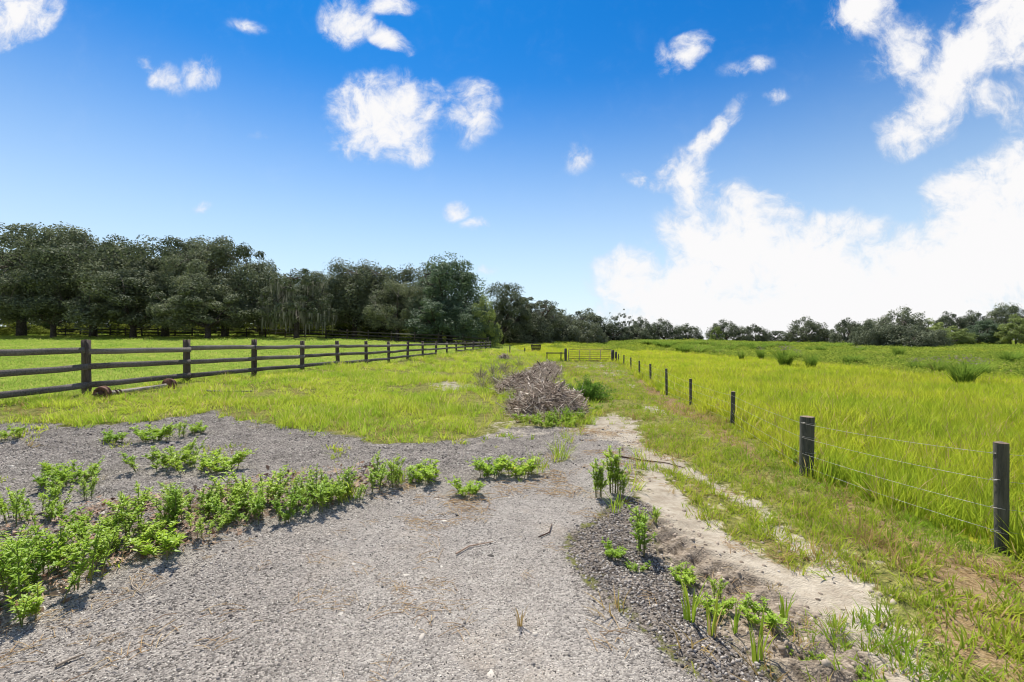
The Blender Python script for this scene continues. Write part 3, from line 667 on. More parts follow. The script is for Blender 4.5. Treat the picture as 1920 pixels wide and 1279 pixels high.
def board_fence(A, d, n, span, label, postm, boardm, first=0, hp=1.22, rails=(.955, .585, .20), tops=(), greys=(), skip=(), w_=.115, topfix=None, group=None, drop=()):
    rs = np.random.default_rng(41 + n); A = np.array(A); d = np.array(d); rot = math.atan2(d[1], d[0])
    root = empty('board_fence', (A[0], A[1], h1(*A))); inv_ = np.array(root.location)
    nrm = np.array((-d[1], d[0])); nrm = nrm if nrm @ -A > 0 else -nrm       # rails on the camera's side
    ps = []
    for i in range(first, n):
        p = A + d * span * i; g_ = float(hbase(*p)); ps.append((p, g_))
        b = MB(); zt = topfix(i) if topfix else g_ + hp
        post_mesh(b, p[0], p[1], g_ - .25, zt + rs.normal() * .012 , w_, rs, .03, rot); b.v[0] -= inv_
        b.build('fence_post', postm, root)
    for i in range(len(ps) - 1):
        (p, g0), (q_, g1) = ps[i], ps[i + 1]
        for k, rh in enumerate(rails):
            if (i + first, k) in skip: continue
            b = MB(); o_ = nrm * (w_ / 2 + .018 + .004 * (i % 2))
            e0 = e1 = 0
            if topfix: e0 = topfix(i + first) - (g0 + hp); e1 = topfix(i + first + 1) - (g1 + hp)
            dr = dict(drop).get((i + first, k), (0, 0))
            plank(b, (p[0] + o_[0] - d[0] * .03, p[1] + o_[1] - d[1] * .03, g0 + rh + e0 * rh / hp + rs.normal() * .012 + dr[0]), (q_[0] + o_[0] + d[0] * .03, q_[1] + o_[1] + d[1] * .03, g1 + rh + e1 * rh / hp + rs.normal() * .014 + dr[1]), .128, .026, rs)
            b.v[0] -= inv_
            b.build('rail', M['board_grey'] if (i + first, k) in greys else boardm, root)
    return tag(root, label, 'fence', group)
SP = BFL / 16.0
FT = lambda i: EYE + (640 - np.interp(i, [-2, 0, 1, 4, 8, 16], [634, 636.0, 637.0, 640.0, 641, 639.5])) / FOC * (BF0 + BFD * SP * i)[1]
board_fence(BF0, BFD, 17, SP, 'weathered three rail board fence along the grassy bank, posts nearest the drive', M['fpost'], M['board'], first=-3, topfix=FT,
            greys=((0, 0), (1, 0), (2, 0), (4, 0), (5, 0), (6, 0), (7, 0), (8, 1), (9, 0)), skip=((9, 2), (10, 2)), drop=(((15, 2), (0, -.1)),))
d2 = np.array((-62, 16.5)); L2 = np.linalg.norm(d2); d2 = d2 / L2
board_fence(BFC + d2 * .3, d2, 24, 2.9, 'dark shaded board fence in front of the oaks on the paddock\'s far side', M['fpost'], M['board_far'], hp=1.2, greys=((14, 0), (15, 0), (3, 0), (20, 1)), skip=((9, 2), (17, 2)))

# ------------------------------------------------------------------ wire fence on the right
root = empty('wire_fence', (WPG[1][0], WPG[1][1], h1(*WPG[1]))); o0 = np.array(root.location)
tops = []
rs = np.random.default_rng(8)
for k, (px, t_, b_) in enumerate(WP):
    X, Y = WPG[k]; zt = EYE + (CY - t_) / FOC * Y; rad = [.040, .070, .036, .032, .034, .036, .036, .036, .036, .036][k]; g_ = h1(X, Y)
    ln = (rs.normal() * .015, rs.normal() * .015) if k not in (2,) else (.03, 0)
    zz = np.linspace(g_ - .2, zt, 7); P = np.stack([X + ln[0] * (zz - g_), Y + ln[1] * (zz - g_), zz], 1) - o0
    b = MB(); b.tube(P, rad * (1 + rs.normal(size=7) * .025), 14); b.f.pop(); b.mi.pop()
    th = np.linspace(0, 6.283, 14, endpoint=False); c = P[-1]; rr = rad * .99
    b.add(np.vstack([np.stack([c[0] + rr * np.cos(th), c[1] + rr * np.sin(th), np.full(14, c[2])], 1), [(c[0], c[1], c[2] + .012)]]), [(j, (j + 1) % 14, 14) for j in range(14)], 1)
    b.build('fence_post', [M['rpost'], M['rposttop']], root, smooth=True)
    tops.append((X + ln[0] * .7, Y, g_, zt, rad))
# two strained wires loops around the posts
for j, fr in enumerate((.90, .66, .40, .18)):
    P = [(tops[0][0] + 3.4, tops[0][1] - 1.6, tops[0][2] + (tops[0][3] - tops[0][2]) * fr)]
    for (X, Y, g_, zt, rad) in tops: P.append((X - rad - .004, Y - .012, g_ + (zt - g_) * fr + rs.normal() * .008))
    Q = []
    for a, c in zip(P[:-1], P[1:]):
        for t in np.linspace(0, 1, 8, endpoint=False): Q.append(np.array(a) * (1 - t) + np.array(c) * t + (0, 0, -.02 * 4 * t * (1 - t)))
    Q.append(np.array(P[-1]))
    MB().tube(np.array(Q) - o0, .0013, 5).build('wire', M['wire'], root)
    for (X, Y, g_, zt, rad) in tops[:2]:
        z = g_ + (zt - g_) * fr; th = np.linspace(0, 6.283, 17)
        MB().tube(np.stack([X + (rad + .003) * np.cos(th), Y + (rad + .003) * np.sin(th), z + .006 * np.sin(th * 2)], 1) - o0, .0018, 5, False).build('wire_tie', M['wire'], root)
tag(root, 'wire strand fence on dark round wooden posts between the track and the tall field grass', 'fence')

# ------------------------------------------------------------------ gate at the end of the track
gY = gp(1062, 678)[1]; gl, gr_ = at(1066, 678, gY), at(1146, 678, gY); gz0 = h1(gl.x, gl.y); gtop = at(1066, 656.5, gY).z
root = empty('farm_gate', (gl.x, gl.y, gz0)); W_ = gr_.x - gl.x; H0 = gl.z + .06 - gz0; H1 = gtop - gz0
for k in range(6):
    z = H0 + (H1 - H0) * k / 5; MB().tube([(0, 0, z), (W_ * .5, 0, z - .008), (W_, 0, z)], .021 if k in (0, 5) else .017, 8).build('gate_bar', M['gate'], root)
for k in range(5):
    xk = W_ * k / 4; MB().tube([(xk, -.03, H0 - .02), (xk, -.03, H1 + .02)], .022, 8).build('gate_upright', M['gate'], root)
tag(root, 'long tubular metal farm gate closing the grassy track', 'gate')
def lone_post(px, t_, b_, rad, label, name='gate_post', Y=None, lean=0.0):
    X, Yg = gp(px, b_)
    if Y: X, Yg = (px - CX) / FOC * Y, Y
    g_ = h1(X, Yg); zt = EYE + (CY - t_) / FOC * Yg; b = MB(); zz = np.linspace(-.3, zt - g_, 6)
    b.tube(np.stack([lean * zz, 0 * zz, zz], 1), rad * (1 + rng.normal(size=6) * .03), 12)
    return tag(b.build(name, M['rpost'], smooth=True, loc=(X, Yg, g_)), label, 'post')
lone_post(1060.5, 654, 677, .085, 'thick dark post carrying the left end of the metal gate', Y=gY)
lone_post(1149, 657, 678, .10, 'stout dark post at the latch end of the metal gate', Y=gY - .1)
lone_post(1155, 660, 678, .07, 'second slimmer post just right of the stout latch post', Y=gY - .5)
lone_post(956, 648, 664, .05, 'lone thin post in the grass, left of the slatted crate', 'fence_post')
lone_post(984, 652.5, 664, .05, 'lone thin post in the grass, close beside the slatted crate', 'fence_post')
b = MB(); a_, c_ = at(1024, 662.5, gY + .1), at(1059, 662.5, gY + .1); plank(b, (0, 0, 0), (c_.x - a_.x, 0, 0), .07, .04, rng)
for xx in (.06, c_.x - a_.x - .25): b.box((xx, .04, -.25), (.07, .05, .62))
tag(b.build('rail_fence', M['fpost'], loc=a_), 'short single rail fence joining the gate post to the brush heap', 'fence')

# slatted crate beyond the brush
cx_, cy_ = gp(1005, 661); root = empty('slatted_crate', (cx_, cy_, h1(cx_, cy_)), .2); wd = 16 / FOC * cy_; hh = 15.5 / FOC * cy_
for sx, sy in ((-1, -1), (1, -1), (1, 1), (-1, 1)):
    MB().tube([(sx * wd * .36, sy * .22, 0), (sx * wd * .5, sy * .3, hh)], .03, 4).build('corner_post', M['fpost'], root)
for k in range(5):
    z = hh * (.16 + .17 * k); f = .36 + .14 * z / hh; b = MB()
    for sy in (-1, 1): b.box((0, sy * (.22 + .08 * z / hh + .03), z), (2 * wd * f, .02, hh * .13))
    for sx in (-1, 1): b.box((sx * (wd * f + .03), 0, z), (.02, .46 + .14 * z / hh, hh * .13))
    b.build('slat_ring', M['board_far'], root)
MB().box((0, 0, hh + .02), (wd * 1.16, .74, .04)).build('lid', M['board_grey'], root)
tag(root, 'dark slatted wooden crate with pale lid standing in the grass past the brush piles', 'crate')

# ------------------------------------------------------------------ rusty axle lying under the board fence
p0, p1 = gp(192, 748), gp(318, 731)
A3 = np.array((p0[0], p0[1], h1(*p0) + .11)); B3 = np.array((p1[0], p1[1], h1(*p1) + .11)); L3 = np.linalg.norm(B3 - A3)
root = empty('trailer_axle', A3 - (0, 0, .17), math.atan2(B3[1] - A3[1], B3[0] - A3[0])); zb = (B3 - A3)[2]
MB().ring([(.12, .0), (.12, .052), (.2, .052), (.205, .043), (L3 - .2, .043), (L3 - .195, .052), (L3 - .1, .052), (L3 - .1, 0)], (0, 0, .17), (L3, 0, zb), 16).build('axle_tube', M['tube'], root, smooth=True)
for c, s_ in ((0, 1), (L3, -1)):
    z = .17 + zb * (c / L3)
    b = MB().ring([(-.045, .10), (-.055, .125), (-.05, .150), (-.02, .158), (-.015, .150), (.025, .150), (.03, .165), (.045, .165), (.05, .09), (.10, .065), (.10, 0)], (c, 0, z), (s_, 0, s_ * zb / L3), 28)
    hub = b.build('brake_drum', M['rust'], root, smooth=False)
    b = MB().ring([(-.15, 0), (-.15, .035), (-.12, .045), (-.06, .05), (-.03, .06), (-.03, .12)], (c, 0, z), (s_, 0, s_ * zb / L3), 20)
    for k in range(6):
        a = k * 1.047; b.tube([(c - s_ * .07, .10 * math.cos(a), z + .10 * math.sin(a)), (c - s_ * .115, .10 * math.cos(a), z + .10 * math.sin(a))], .011, 6)
    b.build('hub', M['rustdark'], hub)
for xx in (.26, .34): MB().ring([(xx, .043), (xx, .058), (xx + .03, .058), (xx + .03, .043)], (0, 0, .17), (L3, 0, zb), 14).build('collar', M['rustdark'], root)
MB().box((L3 * .55, -.02, .10), (.7, .05, .05)).build('spring_bracket', M['rustdark'], root)
tag(root, 'rusty trailer axle with brake drums at both ends lying in grass under the board fence', 'axle')

# ------------------------------------------------------------------ brush piles
def brush(name, label, c, rx, ry, h, n, seed, rot=0.0, thick=1.0):
    rs = np.random.default_rng(seed); x0, y0 = c; z0 = h1(x0, y0); root = empty(name, (x0, y0, z0), rot)
    cr, sr = math.cos(rot), math.sin(rot)
    def surf(a, q):      # height of the heap above the ground at unit radius q, direction a
        lump = 1 + .32 * math.sin(a * 3 + seed) * q + .22 * math.sin(a * 5 + seed * 2) * q
        return h * max(0, (1 - q ** 1.7)) * lump
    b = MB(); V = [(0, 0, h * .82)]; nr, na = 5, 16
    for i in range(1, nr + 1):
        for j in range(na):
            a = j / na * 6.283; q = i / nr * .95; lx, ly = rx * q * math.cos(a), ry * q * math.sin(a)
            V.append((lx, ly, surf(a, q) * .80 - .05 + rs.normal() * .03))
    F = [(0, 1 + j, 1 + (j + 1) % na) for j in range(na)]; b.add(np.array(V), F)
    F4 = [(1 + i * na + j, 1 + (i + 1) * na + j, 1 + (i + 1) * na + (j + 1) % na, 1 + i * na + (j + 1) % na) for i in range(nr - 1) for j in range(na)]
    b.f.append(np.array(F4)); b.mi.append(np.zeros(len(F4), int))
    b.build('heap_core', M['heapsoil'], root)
    bs = MB()
    for k in range(n):
        a = rs.random() * 6.283; q = math.sqrt(rs.random()) * 1.02; lx, ly = rx * q * math.cos(a), ry * q * math.sin(a); z = surf(a, min(q, 1)) * rs.uniform(.80, 1.03) + .015
        L_ = rs.lognormal(-1.25, .5) * (1.0 if q < .8 else .75); L_ = min(L_, 1.1); az = rs.random() * 6.283; tl = rs.normal() * .48 - .1 * q
        d = np.array((math.cos(az) * math.cos(tl), math.sin(az) * math.cos(tl), math.sin(tl))); cp = np.array((lx, ly, z)); w1 = rs.normal(size=3) * L_ * .07
        r0 = thick * rs.choice([.0032, .0055, .009, .018], p=[.40, .32, .19, .09])
        P = [cp - d * L_ / 2, cp - d * L_ * .15 + w1, cp + d * L_ * .2 + w1 * .6, cp + d * L_ / 2]
        for p_ in P: p_[2] = max(p_[2], .005)
        bs.tube(P, [r0, r0 * .92, r0 * .75, r0 * .4], 5, False)
    bs.build('dead_branches', M['stick'], root)
    return tag(root, label, 'brush pile', 'heaps of dead branches along the track')
brush('brush_pile', 'biggest and nearest heap of dead grey brown branches, beside the green bush', (.76, 9.75), .86, 1.35, .56, 3600, 3)
brush('brush_pile', 'middle heap of dead branches right behind the nearest one', (.42, 13.3), .92, 1.5, .46, 2600, 4, .1, 1.15)
brush('brush_pile', 'long low far heap of dead branches reaching towards the metal gate', (1.50, 20.4), .78, 4.8, .46, 3200, 5, -.1, 1.4)
brush('brush_pile', 'little separate mound of dead brush in the grass left of the long heaps', gp(945, 676), .48, .6, .42, 420, 6, 0, 1.4)

# fallen sticks
def stick(name, pts, r, label, cat='stick', m=None, lift=.012):
    W3 = [gp(*p) for p in pts]; P = np.array([(a, c, h1(a, c) + lift) for a, c in W3]); o_ = P[0].copy()
    t = np.linspace(0, 1, len(P)); tt = np.linspace(0, 1, 3 * len(P)); P = np.stack([np.interp(tt, t, P[:, k]) for k in range(3)], 1)
    b = MB().tube(P - o_, np.linspace(r, r * .5, len(P)), 7)
    return tag(b.build(name, m or M['stick'], smooth=True, loc=o_), label, cat)
stick('fallen_stick', [(1160, 858), (1200, 863), (1250, 868), (1285, 878)], .010, 'long thin dark stick lying across the start of the sandy track', m=M['rustdark'])
stick('fallen_stick', [(372, 737), (430, 740), (475, 739)], .025, 'grey pole lying in the grass right of the rusty axle', 'pole', M['board_grey'], .06)
stick('fallen_stick', [(250, 1088), (246, 1102), (265, 1115), (300, 1103), (325, 1090)], .004, 'thin curved pale twig on gravel by the left weeds', m=M['clod'])
stick('fallen_stick', [(855, 1040), (880, 1027), (925, 1020)], .006, 'thin brown curved twig in the middle of the drive', m=M['litter'])
stick('fallen_stick', [(1010, 1012), (1030, 1003), (1035, 985)], .006, 'small forked dark twig on gravel near the dark strip', m=M['rustdark'])
stick('fallen_stick', [(105, 1252), (135, 1237), (160, 1228)], .007, 'short pale stick lying on gravel in the bottom left corner', m=M['clod'])

# ------------------------------------------------------------------ weeds
def weed_proto(i, stems, h, spread, ll, per, lean=.25):
    rs = np.random.default_rng(900 + i); bs, bl = MB(), MB()
    for k in range(stems):
        a = rs.random() * 6.283; r_ = spread * math.sqrt(rs.random()); H = h * rs.uniform(.55, 1.05); az = a + rs.normal() * .5; ln = lean * rs.uniform(.2, 1.3)
        ts = np.linspace(0, 1, 6); P = np.stack([r_ * math.cos(a) * .5 + math.cos(az) * ln * H * ts ** 1.5, r_ * math.sin(a) * .5 + math.sin(az) * ln * H * ts ** 1.5, H * ts], 1)
        bs.tube(P, np.linspace(.0045, .0018, 6) * (h / .35) ** .5, 5, False)
        runs = [(P, int(per * H / h * .55), 1.0)]
        for g in range(rs.integers(3, 6)):
            t0 = rs.uniform(.2, .8); q0 = np.array([np.interp(t0, ts, P[:, c]) for c in range(3)]); ba = rs.random() * 6.283; bL = H * rs.uniform(.25, .48) * (1.15 - t0 * .6); be = rs.uniform(.45, 1.15)
            bd = np.array((math.cos(ba) * math.cos(be), math.sin(ba) * math.cos(be), math.sin(be))); B_ = q0 + bd * bL * ts[:, None] + np.array((0, 0, .12 * bL)) * (ts ** 2)[:, None]
            bs.tube(B_, np.linspace(.0025, .0012, 6) * (h / .35) ** .5, 4, False); runs.append((B_, int(per * bL / h * .8) + 4, .85))
        for (Q, n, ls) in runs:
            tl = rs.uniform(.10, 1.0, n) ** .7; C = np.stack([np.interp(tl, ts, Q[:, q]) for q in range(3)], 1)
            la = rs.random(n) * 6.283; el = rs.uniform(.0, 1.0, n); D = np.stack([np.cos(la) * np.cos(el), np.sin(la) * np.cos(el), np.sin(el)], 1)
            L_ = ll * ls * rs.uniform(.5, 1.2, n) * (1.1 - .4 * tl); side = np.cross(D, (0, 0, 1.)); side /= np.linalg.norm(side, axis=1)[:, None] + 1e-6
            nr = np.cross(side, D); wv = (L_ * rs.uniform(.15, .26, n))[:, None]; Lc = L_[:, None]
            V = np.stack([C, C + D * Lc * .45 + side * wv + nr * Lc * .05, C + D * Lc + nr * Lc * -.14, C + D * Lc * .45 - side * wv + nr * Lc * .05], 1).reshape(-1, 3)
            j = np.arange(n)[:, None] * 4; bl.add(V, np.vstack([np.hstack([j, j + 1, j + 2]), np.hstack([j, j + 2, j + 3])]))
    return bs.mesh('stem', M['weedstem']), bl.mesh('leaves', M['weed'])
WPROTO = [weed_proto(0, 9, .40, .40, .048, 115, .35), weed_proto(1, 11, .32, .46, .045, 90, .4), weed_proto(2, 5, .46, .18, .048, 120, .25), weed_proto(3, 16, .18, .36, .040, 62, .8), weed_proto(4, 6, .46, .09, .048, 150, .12), weed_proto(5, 12, .13, .17, .046, 32, .9)]
def weed(px, py, kind, sc, label, group=None, hs=1.0):
    X, Y = gp(px, py); sc *= (.95 if px < 1130 else .80 if kind in (2, 4) else .55); root = empty('weed', (X, Y, h1(X, Y) - .01), rng.random() * 6.283); root.scale = (sc, sc, sc * hs)
    for nm_, me in zip(('stem', 'leaves'), WPROTO[kind]):
        o = bpy.data.objects.new(nm_, me); COL.objects.link(o); o.parent = root
    return tag(root, label, 'weed', group)
gA = 'weeds in the band along the left edge of the drive'; lA = 'bright green leafy weed in the dense band between the drive and the left gravel mound'
for (px, py, k, sc) in [(20, 1120, 1, 1.15), (60, 1090, 0, 1.1), (105, 1100, 1, 1.15), (150, 1075, 0, 1.1), (75, 1130, 1, .9), (175, 1060, 2, .9), (215, 1030, 0, 1.0), (255, 1010, 2, 1.0), (235, 1040, 1, .85),
                        (350, 990, 0, .95), (385, 985, 1, 1.1), (420, 975, 0, 1.1), (375, 1000, 1, .9), (470, 968, 0, 1.15), (500, 962, 1, 1.15), (530, 955, 0, 1.05), (455, 975, 1, 1.0),
                        (570, 960, 1, 1.0), (600, 950, 0, 1.1), (630, 940, 0, 1.05), (665, 935, 1, 1.05), (690, 925, 0, .95), (300, 1000, 0, .95), (325, 985, 2, .9), (10, 1080, 0, 1.0), (-40, 1120, 0, 1.2), (620, 955, 1, .95), (550, 975, 1, .7)]:
    weed(px + rng.uniform(-14, 14), py + rng.uniform(-16, 12), k, sc * rng.uniform(.62, 1.05), lA, gA, rng.uniform(.72, 1.08))
weed(145, 905, 3, 1.3, 'low spreading weed alone on the left gravel, left of the dense weed band')
weed(110, 915, 3, 1.0, 'small low weed touching the left side of the spreading gravel weed')
weed(45, 985, 1, .95, 'pair-stemmed weed on dark gravel at the left picture edge above the band')
weed(90, 980, 1, .75, 'small weed just right of the pair-stemmed one on dark gravel')
weed(168, 935, 2, .55, 'single small upright weed on gravel between the low weed and the band')
weed(300, 880, 3, 1.35, 'low bushy weed on the mound, left end of the middle clump')
weed(340, 872, 0, .85, 'taller weed in the centre of the middle clump on the mound')
weed(375, 882, 3, 1.1, 'low weed at the right end of the middle clump on the mound')
weed(420, 885, 5, 1.9, 'flat small weed right of the middle clump on the mound')
weed(325, 822, 1, .85, 'upright weed near the top of the gravel mound')
weed(290, 828, 5, 1.9, 'flat weed just left of the upright mound top weed')
weed(370, 812, 5, 1.3, 'tiny weed right of the upright mound top weed')
weed(15, 822, 3, 1.0, 'low weed at the top left edge of the gravel')
weed(212, 832, 5, 1.3, 'yellowish tiny weed alone high on the left gravel')
weed(735, 915, 2, .8, 'upright dark weed at the right end of the dense band')
weed(765, 905, 3, .9, 'low weed trailing off the right end of the dense band')
weed(800, 905, 5, 1.7, 'flat weed where the band ends on the drive')
weed(875, 933, 5, 1.3, 'small flat weed alone in the pale gravel of the drive')
weed(920, 892, 5, 1.8, 'flat creeping weed left of the bare patch across the drive')
weed(975, 892, 5, 1.8, 'flat creeping weed right end of the strip across the drive')
weed(305, 1045, 5, 1.5, 'tiny bright weed on the very edge of the drive below the band')
weed(1150, 928, 4, 1.25, 'tallest spiky dark green weed standing alone at the drive\'s right edge')
weed(1122, 935, 4, .85, 'shorter spiky weed left of the tall one at the drive\'s right edge')
weed(1165, 935, 2, .75, 'rounded small weed right of the tall spiky one')
weed(1205, 1035, 2, .95, 'upright yellowish weed in the middle of the dark gravel strip')
weed(1150, 1048, 5, 1.3, 'low weed on dark gravel left of the upright yellowish weed')
weed(1195, 1068, 3, .62, 'low bright weed below the upright yellowish weed')
weed(1228, 985, 2, .45, 'small weed where dark gravel meets sand')
weed(1285, 1095, 5, 1.4, 'round low weed beside the long bladed grass tuft')
weed(1340, 1120, 2, .42, 'small broad leaved weed on churned soil right of the long bladed tuft')
weed(1345, 1150, 5, 1.3, 'flat weed on dark gravel below the small broad leaved one')
weed(1430, 1175, 5, 1.6, 'flat weed in the churned rut, left one of the lower pair')
weed(1510, 1235, 3, .55, 'green weed at the bottom of the churned rut')
weed(1610, 1270, 3, .6, 'green weed cut by the bottom picture edge right of the rut')
weed(1500, 870, 2, .62, 'leafy weed against the left foot of the thick corner post')
weed(1490, 880, 4, .45, 'thin weed left of the leafy one by the corner post')
# long-bladed tufts at the edge of the dark strip
TB = []
for i in range(3):
    rs = np.random.default_rng(950 + i); TB.append(MB().add(*blades(9, .30, .03, .016, .35, rs, .5)).mesh('grass_tuft', M['short']))
for k, (px, py, sc, lb) in enumerate([(1293, 1165, .95, 'long bladed grass tuft on dark gravel, tallest of the lower right tufts'), (1335, 1190, .85, 'long bladed grass tuft leaning right beside the tallest one'), (1378, 1188, .55, 'short grass tuft between leaning tuft and churned rut'),
                                      (1470, 1165, .6, 'yellowish grass tuft at the sand edge of the churned rut'), (1420, 1240, .9, 'thin two bladed grass tuft low in the dark gravel'), (1645, 1165, .5, 'small grass tuft standing alone on pale sand'), (975, 1175, .45, 'single dried grass tuft in the middle of the drive')]):
    X, Y = gp(px, py); o = bpy.data.objects.new('grass_tuft', TB[k % 3] if k != 6 else TB[0].copy()); COL.objects.link(o); o.location = (X, Y, h1(X, Y)); o.scale = (sc, sc, sc); o.rotation_euler = (0, 0, k * 2.1)
    if k == 6: o.data.materials.clear(); o.data.materials.append(M['drygrass'])
    tag(o, lb, 'grass tuft')

# feathery bush beside the brush
def leafy(n, rx, ry, rz, zc, size, seed, m, name, up=.5, shell=.35):
    rs = np.random.default_rng(seed); D = rs.normal(size=(n, 3)); D /= np.linalg.norm(D, axis=1)[:, None]; r_ = shell + (1 - shell) * rs.random(n) ** .5
    lump = 1 + .22 * np.sin(D[:, 0] * 5 + seed) * np.cos(D[:, 1] * 6) + .15 * np.sin(D[:, 2] * 7 + D[:, 0] * 4)
    C = D * (r_ * lump)[:, None] * (rx, ry, rz); C[:, 2] = np.maximum(C[:, 2] + zc, .01)
    return MB().add(*leaves(C, D + rs.normal(size=(n, 3)) * .7 + (0, 0, up), size * rs.uniform(.6, 1.3, n), .32, rs)).mesh(name, m)
X, Y = gp(1101, 750); root = empty('bush', (X, Y, h1(X, Y))); root.scale = (1.22, 1.2, 1.18)
rs = np.random.default_rng(31); b = MB(); bl = MB()
for k in range(70):
    a = rs.random() * 6.283; el = rs.uniform(.35, 1.5); L_ = rs.uniform(.35, .66); d = np.array((math.cos(a) * math.cos(el) * 1.15, math.sin(a) * math.cos(el), math.sin(el) * .92)); P = np.stack([d * L_ * t + (0, 0, -.10 * t * t * math.cos(el)) for t in np.linspace(0, 1, 5)])
    b.tube(P, np.linspace(.006, .002, 5), 4, False); n = 90; t = rs.uniform(.2, 1, n); C = d * L_ * t[:, None] + rs.normal(size=(n, 3)) * .03; C[:, 2] = np.maximum(C[:, 2] - .1 * t * t * math.cos(el), .01)
    bl.add(*leaves(C, rs.normal(size=(n, 3)) + (0, 0, .5), rs.uniform(.03, .07, n), .25, rs))
b.build('stem', M['weedstem'], root); bl.build('leaves', M['bush'], root)
tag(root, 'rounded feathery dark green bush right of the nearest brush pile', 'bush')
# grey dead weeds left of the brush, green growth at its foot
DW = []
for i in range(2):
    rs = np.random.default_rng(960 + i); b = MB(); bl = MB()
    for k in range(34):
        a = rs.random() * 6.283; el = rs.uniform(.4, 1.4); L_ = rs.uniform(.25, .55); d = np.array((math.cos(a) * math.cos(el), math.sin(a) * math.cos(el), math.sin(el)))
        b.tube([(0, 0, 0), d * L_ * .5, d * L_ + rs.normal(size=3) * .03], [.004, .003, .0015], 4, False); n = 14; t = rs.uniform(.3, 1, n); bl.add(*leaves(d * L_ * t[:, None] + rs.normal(size=(n, 3)) * .02, rs.normal(size=(n, 3)), rs.uniform(.02, .045, n), .4, rs))
    DW.append((b.mesh('stem', M['stick']), bl.mesh('leaves', M['deadweed'])))
for k, (px, py, sc) in enumerate([(905, 728, 1.3), (930, 722, 1.5), (955, 715, 1.4), (925, 705, 1.4), (945, 700, 1.6), (900, 712, 1.2), (968, 728, 1.1), (960, 762, .8), (975, 690, 1.4)]):
    X, Y = gp(px, py); root = empty('dead_weed', (X, Y, h1(X, Y)), k * 1.3); root.scale = (sc,) * 3
    for nm_, me in zip(('stem', 'leaves'), DW[k % 2]): o = bpy.data.objects.new(nm_, me); COL.objects.link(o); o.parent = root
    tag(root, 'wiry grey dead weed in the patch left of the brush piles', 'dead weed', 'grey dead weeds left of the brush piles')
for k, (px, py, kd, sc) in enumerate([(985, 790, 3, 1.3), (1015, 797, 1, 1.1), (1045, 795, 1, 1.25), (1075, 792, 0, 1.1), (1095, 780, 3, 1.3), (1030, 800, 3, 1.1), (1060, 798, 3, 1.2), (1112, 770, 3, 1.2)]):
    weed(px, py, kd, sc * .75, 'green weed growing at the front foot of the nearest brush pile', 'weeds at the foot of the nearest brush pile')

# ------------------------------------------------------------------ tall rush clumps in the field
RC = []
for i in range(4):
    rs = np.random.default_rng(970 + i); b = MB().add(*blades(230, .95, .13, .020, .48, rs, .5)); pl = MB()
    n = 70; a = rs.random(n) * 6.283; C = np.stack([np.cos(a) * rs.uniform(0, .3, n), np.sin(a) * rs.uniform(0, .3, n), rs.uniform(.72, 1.0, n)], 1)
    pl.add(*leaves(C, rs.normal(size=(n, 3)) * (1, 1, .2), rs.uniform(.05, .10, n), .25, rs)); RC.append((b.mesh('blades', M['rush']), pl.mesh('plumes', M['rushplume'])))
def rush(px, top, base, wpx, label, group=None, plume=True):
    X, Y = gp(px, base); k = rng.integers(0, 4); hh_ = (base - top) / FOC * Y * 1.12; ww = wpx / FOC * Y
    root = empty('rush_clump', (X, Y, h1(X, Y)), rng.random() * 6.283); root.scale = (ww / .60, ww / .60, hh_ / .92)
    for nm_, me in list(zip(('blades', 'plumes'), RC[k]))[:2 if plume else 1]: o = bpy.data.objects.new(nm_, me); COL.objects.link(o); o.parent = root
    return tag(root, label, 'rush clump', group)
rush(1806, 674, 724, 52, 'big fanned rush clump with bare pale stalks, nearest in the field')
rush(1835, 678, 712, 40, 'rush clump half hidden behind the right side of the nearest fanned one')
rush(1472, 655, 691, 40, 'wide bushy rush clump left of the narrow vase shaped one')
rush(1494, 660, 678, 26, 'small rush clump peeping out behind the wide bushy one')
rush(1521, 662, 696, 26, 'narrow vase shaped rush clump standing at the edge of the yellow grass', plume=False)
rush(1390, 658, 677, 16, 'small green rush clump, first to the right of the wire fence', plume=False)
rush(1427, 655, 677, 18, 'small rush clump with grey pink plumes between two greener ones')
rush(1598, 664, 687, 40, 'low wide dark rush clump in the middle of the field', plume=False)
rush(1685, 649, 673, 22, 'rounded upright rush clump alone in front of the big oak', plume=False)
rush(1895, 657, 686, 40, 'dense rush clump close to the right picture edge', plume=False)
rush(1720, 676, 701, 34, 'loose rush clump left end of the row before the fanned one')
rush(1758, 676, 706, 34, 'loose rush clump right end of the row before the fanned one')
rush(1540, 648, 662, 22, 'dark far rush clump behind the yellow grass, before the tree line', plume=False)
rush(1518, 650, 663, 16, 'tiny far rush clump next to the dark far one', plume=False)
rush(1610, 651, 662, 20, 'faint far rush clump in front of the right hand trees')
for k, (px, tp, bs_) in enumerate([(1275, 646, 661), (1295, 645, 659), (1320, 649, 662), (1345, 644, 656), (1372, 645, 657), (1300, 641, 649), (1260, 640, 650), (1238, 642, 652), (1400, 643, 654), (1250, 644, 655), (1330, 641, 650), (1220, 639, 648), (1285, 650, 664), (1310, 652, 665), (1360, 650, 660), (1440, 645, 655), (1470, 644, 653), (1420, 648, 660), (1345, 655, 667), (1560, 646, 655), (1590, 644, 652)]):
    rush(px, tp - 2, bs_, 26 + 7 * (k % 3), 'far low weedy clump on the rise behind the wire fence end', 'far weedy clumps on the rise', plume=False)

